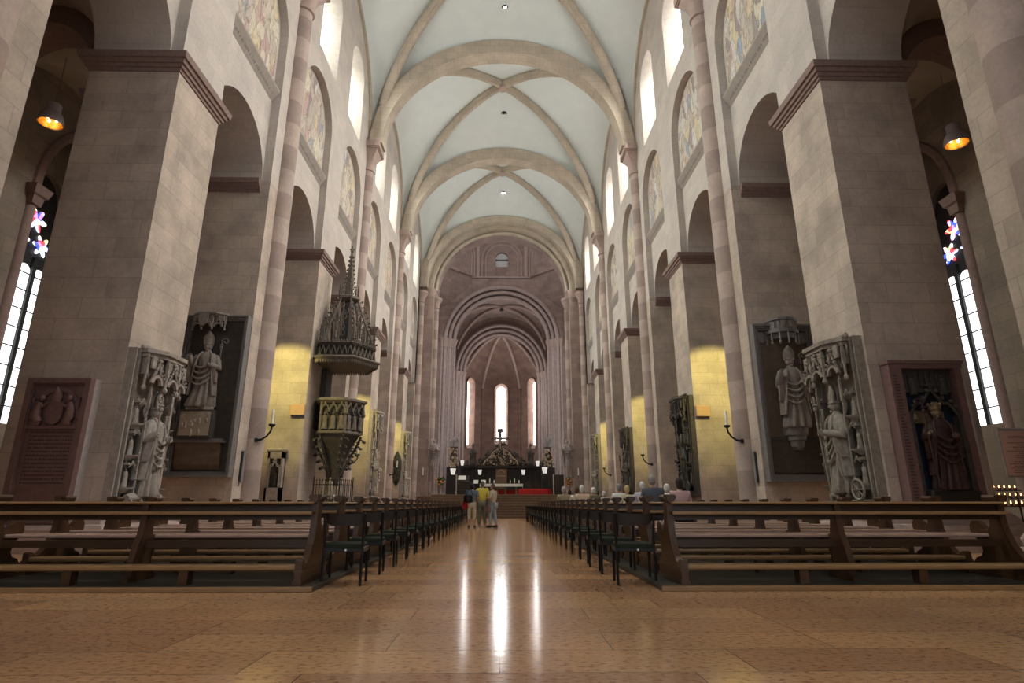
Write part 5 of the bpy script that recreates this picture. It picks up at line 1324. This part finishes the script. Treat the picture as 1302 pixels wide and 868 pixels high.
# choir stalls
CYS = 66.5
t = empty('choir_stalls', (0, CYS, Z1), 0, 'dark carved choir stalls that close the choir behind the altar', 'stalls')
m = MB(); m.box(-5.6, 0, 0, -.75, .5, 3.6); m.box(.75, 0, 0, 5.6, .5, 3.6); m.box(-.75, .1, 0, .75, .5, 3.9); m.build('back_wall', 'choirwood', t, smooth=False)
MB().bevel_box(-.58, -.06, 1.0, .68, .12, 3.55, .03).build('panelled_door', 'goldwood', t, smooth=False)
m = MB(); m.box(-.5, -.09, 2.35, .6, -.06, 2.42); m.arch_band('y', .05, 2.7, .32, .4, -.09, -.05, 12); m.build('door_moulding', 'crestgilt', t, smooth=False)
for s in (-1, 1):
    for k in range(8):
        x = s * (1.05 + k * .62)
        MB().lathe(x, -.1, [(.11, .0), (.11, .9), (.07, 1.0), (.06, 2.9), (.12, 3.1), (.13, 3.2)], 10, fold=.1, nf=3).build('twisted_column', 'choirwood', t)
        if k < 7:
            MB().bevel_box(x + s * .31 - .2, -.05, 1.1, x + s * .31 + .2, .02, 2.9, .03).build('stall_panel', 'choirwood', t, smooth=False)
MB().bevel_box(-5.6, -.3, 3.2, 5.6, .55, 3.5, .05).build('cornice', 'choirwood', t, smooth=False)
MB().bevel_box(-5.5, -1.4, 0, 5.5, -.6, 1.0, .04).build('desk_front', 'choirwood', t, smooth=False)
cr = MB(); rnd = random.Random(5)
for k in range(190):
    x = rnd.uniform(-5.5, 5.5); hmax = .5 + 2.3 * max(0, 1 - abs(x) / 2.7) ** .9
    if 2.8 < abs(x - .1) < 3.75: continue
    z = 3.5 + rnd.uniform(0, hmax); cr.ell((x, rnd.uniform(-.2, .25), z), (rnd.uniform(.1, .22), .12, rnd.uniform(.1, .25)), 6, 5)
cr.loft([[(-2.3 * k, y, z) for y in (0, .3)] + [(2.3 * k, y, z) for y in (.3, 0)] for k, z in ((1, 3.5), (.85, 4.2), (.5, 5.0), (.2, 5.5))])
cr.build('carved_cresting', 'crest', t)['kind'] = 'stuff'
gl = MB()
for k in range(120):
    x = rnd.gauss(0, 1.1); z = 3.6 + rnd.uniform(0, max(.3, 2.2 * (1 - abs(x) / 2.2)))
    if abs(x) > 2: continue
    gl.ell((x, -.25, z), (rnd.uniform(.04, .09), .06, rnd.uniform(.05, .12)), 6, 5)
for sx in (-1, 1):
    gl.tube([(sx * (1.95 - 1.7 * (k / 10)), -.15, 3.6 + 1.9 * (k / 10) ** .8 + .1 * sin(k * 1.2)) for k in range(11)], .07, 6)
gl.build('gilded_scrollwork', 'crestgilt', t)['kind'] = 'stuff'
t = empty('gilded_crucifix', (-.1, CYS - .2, Z1 + 5.3), 0, 'tall gilded cross rising from the crest of the choir stalls', 'cross')
m = MB(); m.bevel_box(-.17, -.06, 0, .17, .06, 2.15, .02); m.build('upright', 'crest', t, smooth=False)
m = MB(); m.bevel_box(-1.0, -.05, 1.1, 1.0, .05, 1.36, .02); m.bevel_box(-.32, -.07, 1.9, .32, .07, 2.35, .03); m.build('cross_arm', 'crest', t, smooth=False)
m = MB(); m.tube([(0, -.12, .3), (.03, -.14, .6), (0, -.13, .9), (0, -.12, 1.12)], [.04, .07, .08, .10], 8); m.ell((0, -.14, 1.3), (.09, .09, .11), 8, 6)
for sx in (-1, 1): m.tube([(sx * .1, -.12, 1.08), (sx * .4, -.12, 1.18), (sx * .8, -.1, 1.24)], [.06, .05, .04], 7)
m.build('corpus', 'crestgilt', t)
for s in (-1, 1):
    t = empty('crest_statue', (s * 3.25 + .1, CYS, Z1 + 3.63), 0, 'dark robed statue standing on the choir stalls below the %s apse window' % SIDE[s], 'statue')
    figure(t, 0, 0, .1, 1.95, 'crest', 'mitre', True, None, name='robed_body', seed=90 + s, detail=False)
    MB().lathe(0, 0, [(.45, -.12), (.45, 0), (.3, .06), (.3, .12)], 12).build('base', 'choirwood', t)
    # gilded side altar tower
    t = empty('side_altar', (s * 5.15, 64.4, Z1), 0, 'gilded and white carved side altar tower at the %s edge of the choir' % SIDE[s], 'altar')
    MB().bevel_box(-.75, -.4, 0, .75, .4, 3.2, .05).build('base', 'choirwood', t, smooth=False)
    m = MB(); rnd = random.Random(95 + s)
    for q in range(40): m.ell((rnd.uniform(-.55, .55), -.3, rnd.uniform(3.2, 5.2)), (rnd.uniform(.06, .16), .12, rnd.uniform(.08, .2)), 6, 5)
    tb = MB(); tb.loft([[(x * k, y, z) for x, y in ((-.4, -.2), (.4, -.2), (.4, .25), (-.4, .25))] for k, z in ((1.3, 3.2), (.9, 3.8), (1, 4.2), (.7, 5.2), (1, 5.3), (1, 5.4))]); tb.build('tower_body', 'crest', t, smooth=False)
    m.build('gilded_carving', 'crestgilt', t)['kind'] = 'stuff'
    for q, (dx, hh) in enumerate(((-.3, 1.3), (.22, 1.7))):
        figure(t, dx, -.1, 5.4, hh * .8, 'plaqueside', 'hair', True, None, name='carved_saint', seed=97 + q + s, detail=False)
for k, (x, y, z) in enumerate(((-5.0, 62, 4.05), (-4.05, 62, 5.0), (-2.2, 62, 4.05), (2.35, 62, 4.05), (3.85, 62, 4.95), (4.6, 62, 4.2))):
    big = k in (0, 5)
    t = empty('choir_lamp', (x, y, Z1), 0, '%s white-shaded lamp from the left on a thin stand in the choir' % ORD[k], 'lamp', 'white lamps in the choir')
    w_ = 1.25 if big else .85
    MB().lathe(0, 0, [(.15 * w_, z - Z1 - .25), (.24 * w_, z - Z1 + .3 * w_), (.22 * w_, z - Z1 + .31 * w_), (.1, z - Z1 - .2)], 14).build('lamp_shade', 'shade', t)
    MB().lathe(0, 0, [(.2, 0), (.2, .04), (.03, .08), (.03, z - Z1 - .2)], 10).build('stand', 'iron', t)
# dark seats and music stands left and right of the altar
t = empty('choir_organ', (-3.0, 52.5, Z1), 0, 'dark organ console with open white music left of the altar', 'organ')
MB().bevel_box(-1.2, -.5, 0, .6, .5, 1.25, .04).build('case', 'choirwood', t, smooth=False)
m = MB(); m.prism([(-.45, 1.25), (-.2, 1.25), (.2, 1.75), (.12, 1.8)], 'x', -1.0, .2); m.build('music_desk', 'choirwood', t, smooth=False)
m = MB(); m.prism([(-.36, 1.42), (-.33, 1.40), (.06, 1.76), (.03, 1.78)], 'x', -.75, -.1); m.build('sheet_music', 'white', t, smooth=False)
MB().bevel_box(-.8, -1.3, 0, .2, -.9, .55, .03).build('bench', 'choirwood', t, smooth=False)
for k, x in enumerate((-2.15, -1.5)):
    t = empty('music_stand', (x, 51.5, Z1), 0, 'black music stand with white sheets, %s the organ console' % ('next to' if k == 0 else 'second from'), 'music stand')
    m = MB(); m.tube([(0, 0, 0), (0, 0, 1.1)], .015, 6)
    for j in range(3): a = 2 * pi * j / 3; m.tube([(0, 0, .25), (.28 * cos(a), .28 * sin(a), 0)], .012, 5)
    m.build('tripod', 'iron', t)
    m = MB(); m.prism([(-.12, 1.05), (-.10, 1.03), (.08, 1.36), (.06, 1.38)], 'x', -.24, .24); d_ = m.build('desk', 'iron', t, smooth=False)
    m = MB(); m.prism([(-.135, 1.07), (-.125, 1.06), (.055, 1.37), (.045, 1.38)], 'x', -.2, .2); m.build('sheet_music', 'white', d_, smooth=False)
for k, x in enumerate((2.6, 3.4, 4.2)):
    t = empty('celebrant_seat', (x, 55.5, Z1), 0, 'dark carved high-backed seat right of the altar, %s from the altar' % ORD[k], 'seat', 'dark seats right of the altar')
    MB().bevel_box(-.32, -.28, .4, .32, .28, .5, .02).build('seat', 'choirwood', t, smooth=False)
    m = MB(); m.prism([(-.32, .5), (.32, .5), (.32, 1.2), (.2, 1.38), (0, 1.46), (-.2, 1.38), (-.32, 1.2)], 'y', .22, .30); m.build('backrest', 'choirwood', t, smooth=False)
    for sx in (-1, 1):
        MB().box(sx * .32 - .03, -.28, .0, sx * .32 + .03, .3, .75).build('side_panel', 'choirwood', t, smooth=False)
# crucifix statues on the crossing piers
for s in (-1, 1):
    t = empty('pier_statue', (s * 6.0, CY + .55, 0), 0, 'slim statue on a tall pedestal against the %s crossing pier' % SIDE[s], 'statue')
    MB().lathe(0, 0, [(.32, 0), (.32, .4), (.2, .5), (.16, 3.6), (.3, 3.9), (.32, 4.1)], 12).build('pedestal', 'choirshaft', t)
    figure(t, 0, 0, 4.1, 2.4, 'plaqueside', 'hair', True, 'L', name='robed_body', seed=110 + s, detail=False)
    t = empty('pier_candle', (s * 6.9, CY + .2, 3.2), 0, 'white candle on a bracket on the flat face of the %s crossing pier' % SIDE[s], 'candle')
    MB().tube([(0, .15, 0), (0, -.1, 0), (0, -.1, .1)], .03, 6).build('bracket', 'iron', t)
    MB().lathe(0, -.1, [(.05, .1), (.05, .75), (.01, .78)], 10).build('wax', 'wax', t)

# ------------------------------------------------------------------ notice on a post, candle rack
t = empty('notice_board', (10.32, 11.5, 0), 0, 'pink printed notice on a wooden post behind the end of the near pew', 'sign')
MB().bevel_box(.12, .0, 0, .22, .08, 1.45, .01).build('post', 'woodv', t, smooth=False)
MB().bevel_box(-.36, -.03, 1.40, .42, .0, 2.36, .01).build('board', 'plaqueside', t, smooth=False)
MB().box(-.33, -.034, 1.43, .39, -.03, 2.30).build('sheet', 'sign', t, smooth=False)
def text(body, size, loc, parent, mat, name='lettering'):
    c = bpy.data.curves.new(name, 'FONT'); c.body = body; c.size = size; c.align_x = 'CENTER'; c.extrude = .001
    tmp = bpy.data.objects.new(name, c); COL.objects.link(tmp); dg = bpy.context.evaluated_depsgraph_get()
    me = bpy.data.meshes.new_from_object(tmp.evaluated_get(dg)); bpy.data.objects.remove(tmp)
    me.materials.clear(); me.materials.append(M[mat])
    o = bpy.data.objects.new(name, me); COL.objects.link(o); o.location = loc; o.rotation_euler = (pi / 2, 0, 0); o.parent = parent; return o
text('IN MEMORIAM', .062, (.02, -.036, 2.16), t, 'ink')
m = MB(); rnd = random.Random(6)
for row in range(15):
    z = 2.06 - row * .041; hw_ = rnd.uniform(.12, .30) if row not in (1, 5, 8) else .06
    x = .03 - hw_
    while x < .03 + hw_:
        w_ = rnd.uniform(.015, .05); m.box(x, -.0365, z, x + w_, -.0345, z + .013); x += w_ + .012
m.build('printed_lines', 'ink', t, smooth=False)['kind'] = 'stuff'
t = empty('candle_rack', (11.0, 12.6, 0), 0, 'black iron rack with tiers of small burning candles behind the notice', 'candle rack')
for k in range(3):
    m = MB(); y = .25 * k; z = .85 + .17 * k
    m.box(-.55, y - .08, z - .015, .55, y + .08, z); m.build('tray', 'iron', t, smooth=False)
for x, y in ((-.5, 0), (.5, 0), (-.5, .5), (.5, .5)):
    MB().tube([(x, y, 0), (x, y, 1.15)], .018, 6).build('leg', 'iron', t)
for k in range(3):
    for j in range(9):
        x = -.48 + j * .12; y = .25 * k; z = .85 + .17 * k
        c = empty('votive_candle', (11.0 + x, 12.6 + y, z), 0, 'small burning votive candle on the iron rack', 'candle', 'votive candles on the rack')
        MB().lathe(0, 0, [(.028, 0), (.032, .05), (.02, .052), (.004, .054)], 9).build('cup', 'plaque', c)
        MB().lathe(0, 0, [(.004, .052), (.013, .07), (.008, .09), (.001, .11)], 7).build('flame', 'flame', c)
# ------------------------------------------------------------------ people
def skin(name, pts, edges, mat, parent=None, sub=2):
    """one continuous skinned surface: pts = [(x, y, z, radius x, radius y)], root at index 0"""
    me = bpy.data.meshes.new(name); me.from_pydata([p[:3] for p in pts], edges, [])
    o = bpy.data.objects.new(name, me); COL.objects.link(o)
    if parent is not None: o.parent = parent
    md = o.modifiers.new('skin', 'SKIN'); md.use_smooth_shade = True
    if not me.skin_vertices: me.attributes.new('skin_modifier', 'FLOAT', 'POINT')
    for i, p in enumerate(pts):
        sv = me.skin_vertices[0].data[i]; sv.radius = (p[3], p[4] if len(p) > 4 else p[3]); sv.use_root = (i == 0)
    s = o.modifiers.new('smooth', 'SUBSURF'); s.levels = sub; s.render_levels = sub
    me.materials.append(M[mat] if isinstance(mat, str) else mat); return o
def person(loc, rz, label, h=1.7, pose='stand', top=(.5, .5, .5), legs=(.3, .3, .3), hair=(.3, .3, .3), shoes=(.03, .03, .03), hairlen=0, arms='down', crop=False, look=0., bow=0., hat=None, stride=.0, seed=0):
    k = h / 1.72; t = empty('person', loc, rz, label, 'person')
    def mm(n, c, r=.8): return plain(n, c, r, var=.12, scale=9)
    mt, ml, mh, ms = mm('shirt_fabric', top), mm('trouser_fabric', legs), mm('hair', hair), mm('shoe_leather', shoes, .5)
    S_ = lambda L_: [tuple(v * k for v in p) for p in L_]
    if pose == 'stand':
        pel, chest, neck = (0, 0, .92), (0, .0, 1.30), (0, .01, 1.47)
        hips = [(-.09, 0, .88), (.09, 0, .88)]; knees = [(-.10, .02 + stride, .50), (.10, .03 - stride, .50)]; ank = [(-.11, -.01 + stride * .6, .09), (.11, -.01 - stride * 1.4, .09)]; toes = [(-.13, .16 + stride * .6, .035), (.13, .16 - stride * 1.4, .035)]
    else:
        pel, chest, neck = (0, 0, .10), (0, .02 + bow * .6, .50 - bow * .1), (0, .04 + bow * 1.2, .67 - bow * .22)
        hips = [(-.10, .02, .08), (.10, .02, .08)]; knees = [(-.12, .42, .10), (.12, .42, .10)]; ank = [(-.12, .37, -.41), (.12, .37, -.41)]; toes = [(-.13, .52, -.46), (.13, .52, -.46)]
    cz, cy = chest[2], chest[1]
    sh = [(-.185, cy, cz + .09), (.185, cy, cz + .09)]
    if arms == 'down': el = [(-.25, cy - .03, cz - .20), (.25, cy - .03, cz - .20)]; wr = [(-.25, cy + .05, cz - .43), (.25, cy + .05, cz - .43)]
    elif arms == 'hip': el = [(-.34, cy - .06, cz - .14), (.26, cy - .03, cz - .20)]; wr = [(-.18, cy + .04, cz - .32), (.24, cy + .06, cz - .42)]
    elif arms == 'front': el = [(-.25, cy - .02, cz - .18), (.25, cy - .02, cz - .18)]; wr = [(-.10, cy + .20, cz - .14), (.10, cy + .20, cz - .16)]
    else: el = [(-.24, cy + .02, cz - .20), (.24, cy + .02, cz - .20)]; wr = [(-.12, cy + .28, cz - .28), (.12, cy + .28, cz - .28)]
    hd = Vector((0, neck[1] + .01 + bow * .25, neck[2] + .15 - bow * .06))
    mid = tuple((a + b) / 2 for a, b in zip(pel, chest))
    P = [pel + (.13, .10), mid + (.125, .09), chest + (.14, .092), neck + (.05, .05), (hd.x, hd.y - .005, hd.z - .08, .055, .06)]
    E_ = [(0, 1), (1, 2), (2, 3), (3, 4)]
    for i in (0, 1):
        a = len(P); P += [hips[i] + (.085, .085), knees[i] + (.055, .055), ank[i] + (.036, .036), toes[i] + (.032, .028)]; E_ += [(0, a), (a, a + 1), (a + 1, a + 2), (a + 2, a + 3)]
        a = len(P); P += [sh[i] + (.052, .052), el[i] + (.042, .042), wr[i] + (.027, .027)]; E_ += [(2, a), (a, a + 1), (a + 1, a + 2)]
    P = [tuple(v * k for v in p) for p in P]
    skin('body', P, E_, 'skin', t)
    hm = MB(); hv = hd * k; R = Matrix.Rotation(look, 3, 'Z')
    hm.ell(hv, (.074 * k, .092 * k, .112 * k), 16, 12)
    def F(x, y, z): q = R @ Vector((x * k, y * k, z * k)); return hv + q
    hm.ell(F(0, .098, -.012), (.014 * k, .02 * k, .024 * k), 8, 6, R); hm.ell(F(0, .085, -.052), (.026 * k, .010 * k, .008 * k), 8, 5, R); hm.ell(F(0, .07, -.085), (.032 * k, .03 * k, .024 * k), 8, 5, R)
    for sx in (-1, 1):
        hm.ell(F(sx * .076, -.002, -.005), (.010 * k, .022 * k, .032 * k), 7, 5, R); hm.ell(F(sx * .030, .083, .016), (.014 * k, .010 * k, .009 * k), 7, 5, R); hm.ell(F(sx * .03, .082, .036), (.022 * k, .010 * k, .006 * k), 7, 4, R)
    hm.build('head', 'skin', t)
    ha = MB(); ha.ell(F(0, -.016, .022), (.083 * k, .094 * k, .104 * k), 16, 10, R); ha.ell(F(0, -.04, -.03 - hairlen * .4), (.078 * k, .066 * k, (.075 + hairlen) * k), 12, 8, R)
    ha.build('hair', mh, t)
    # clothes that follow the same bones
    P2 = [(pel[0], pel[1], pel[2] - .0, .148, .122), mid + (.150, .112), chest + (.185, .135), (0, neck[1], neck[2] - .02, .078, .076)]; E2 = [(0, 1), (1, 2), (2, 3)]
    for i in (0, 1):
        a = len(P2); fr = .55 if arms != 'long' else 1
        lo = tuple(e + (w_ - e) * .12 for e, w_ in zip(el[i], wr[i]))
        P2 += [sh[i] + (.088, .088), lo + (.066, .066)]; E2 += [(2, a), (a, a + 1)]
    skin('shirt', [tuple(v * k for v in p) for p in P2], E2, mt, t)
    P3 = [(pel[0], pel[1], pel[2] - (.02 if pose == 'stand' else 0), .15, .125)]; E3 = []
    for i in (0, 1):
        a = len(P3); end = ank[i] if not crop else tuple(x + (y - x) * .55 for x, y in zip(knees[i], ank[i]))
        end = (end[0], end[1], end[2] + .02)
        P3 += [hips[i] + (.105, .105), knees[i] + (.078, .078), end + (.062, .066)]; E3 += [(0, a), (a, a + 1), (a + 1, a + 2)]
    skin('trousers', [tuple(v * k for v in p) for p in P3], E3, ml, t)
    for i in (0, 1):
        s_ = MB(); a, b = Vector(ank[i]) * k, Vector(toes[i]) * k
        s_.tube([a + Vector((0, -.06 * k, -.045 * k)), a + Vector((0, 0, -.03 * k)), a.lerp(b, .6) + Vector((0, 0, -.01)), b + Vector((0, .03 * k, 0))], [.04 * k, .048 * k, .046 * k, .03 * k], 9)
        s_.build('shoe', ms, t)
        hm2 = MB(); w_ = Vector(wr[i]) * k; d_ = (w_ - Vector(el[i]) * k).normalized()
        fingers(hm2, w_ + d_ * .045 * k, d_, (0, 1, .2) if abs(d_.y) < .7 else (1, 0, 0), .085 * k); hm2.build('hand', 'skin', t)
    return t
YP = 23.4
person((-1.12, YP, 0), 0, 'standing person with dark hair in a blue-grey jacket and cream cropped trousers, seen from behind', 1.66, 'stand', (.13, .17, .22), (.55, .50, .38), (.02, .016, .014), arms='front', crop=True, hairlen=.02, look=-.3)
person((-.72, YP + .22, 0), 0, 'standing person in a yellow shirt and grey-green trousers, seen from behind', 1.75, 'stand', (.72, .60, .10), (.16, .16, .12), (.16, .14, .12), arms='hip', shoes=(.4, .38, .35))
person((-.30, YP + .1, 0), radians(62), 'standing person in a beige shirt and pale jeans turned towards the two others', 1.64, 'stand', (.50, .45, .34), (.32, .37, .42), (.12, .10, .09), arms='front', stride=.06, look=.2)
# things they carry
b = MB(); b.loft([[(w * cos(a), d * sin(a), z) for a in [2 * pi * i / 14 for i in range(14)]] for w, d, z in ((.10, .07, 0), (.17, .10, .05), (.18, .10, .22), (.13, .07, .30))])
t = empty('shoulder_bag', (-1.26, YP - .21, .93), 0, 'black shoulder bag on the back of the person in the blue-grey jacket', 'bag')
b.build('bag_body', 'blackmetal', t); MB().tube([(-.10, .02, .28), (-.02, .08, .46), (.10, .12, .52), (.16, .06, .30)], .014, 6).build('strap', 'blackmetal', t)
t = empty('red_jacket', (-1.38, YP - .02, .70), 0, 'red jacket hanging from the arm of the person in the blue-grey jacket', 'jacket')
m = MB(); m.loft([[(w * cos(a), .05 * sin(a), z) for a in [2 * pi * i / 12 for i in range(12)]] for w, z in ((.10, 0), (.13, .12), (.09, .26), (.05, .36))]); m.build('cloth', 'red', t)
t = empty('hand_bag', (-.50, YP - .05, .58), 0, 'dark red handbag carried between the yellow shirt and the beige shirt', 'bag')
m = MB(); m.loft([[(w * cos(a), .06 * sin(a), z) for a in [2 * pi * i / 12 for i in range(12)]] for w, z in ((.10, 0), (.13, .05), (.12, .17), (.09, .22))]); m.build('bag_body', 'plaque', t); MB().tube([(-.07, 0, .21), (-.03, 0, .34), (.04, 0, .34), (.07, 0, .21)], .01, 6).build('handle', 'plaque', t)
# people seated in the pews on the right: seat z = .05 + .545
def seated(px, row, label, top, hair, **kw):
    y = R0 + PITCH * row + .74
    x = (px - 636.7) / 735.1 * (y * .963)
    kw.setdefault('h', 1.68)
    person((x, y, .545), kw.pop('rz', 0), label, pose='sit', top=top, legs=(.06, .06, .07), hair=hair, arms='lap', **kw)
seated(867, 5, 'seated person with dark hair and a pink top in a right-hand pew', (.55, .36, .36), (.035, .025, .02), h=1.62, hairlen=.02)
seated(853, 7, 'seated person bowing a white-haired head, in a white top, right-hand pew', (.70, .69, .62), (.68, .66, .60), bow=.12, h=1.6)
seated(832, 6, 'seated person in a blue-grey jacket with short grey hair, tallest in the right-hand pews', (.10, .11, .135), (.36, .33, .30), h=1.86)
seated(819, 8, 'seated person with white hair and a lavender shirt in a right-hand pew', (.55, .53, .62), (.62, .61, .60), h=1.7)
seated(799, 9, 'seated person with fair yellowish hair in a cream top, right-hand pew', (.60, .55, .36), (.55, .42, .18), h=1.58)
seated(789, 10, 'seated person with grey hair and a white shirt in a right-hand pew', (.72, .72, .72), (.28, .27, .26), h=1.74)
seated(769, 14, 'seated person in a pale top half hidden behind the pew ends', (.60, .58, .54), (.60, .58, .55), h=1.5)
seated(755.6, 13, 'seated person with white hair and an olive jacket in a right-hand pew', (.18, .155, .085), (.66, .65, .62), h=1.68)
seated(741, 10, 'seated person with full white hair and a peach top in a right-hand pew', (.62, .45, .33), (.72, .72, .70), h=1.66, hairlen=.015)
seated(734, 12, 'seated person with brown hair beside the peach top in a right-hand pew', (.58, .52, .45), (.12, .075, .04), h=1.66)
seated(725, 15, 'seated person in dark clothes with dark hair, right-hand pew', (.03, .03, .035), (.03, .025, .02), h=1.6)
seated(717.5, 13, 'seated person with grey hair in a tan jacket, nearest the aisle in the right-hand pews', (.34, .27, .17), (.42, .38, .32), h=1.74)
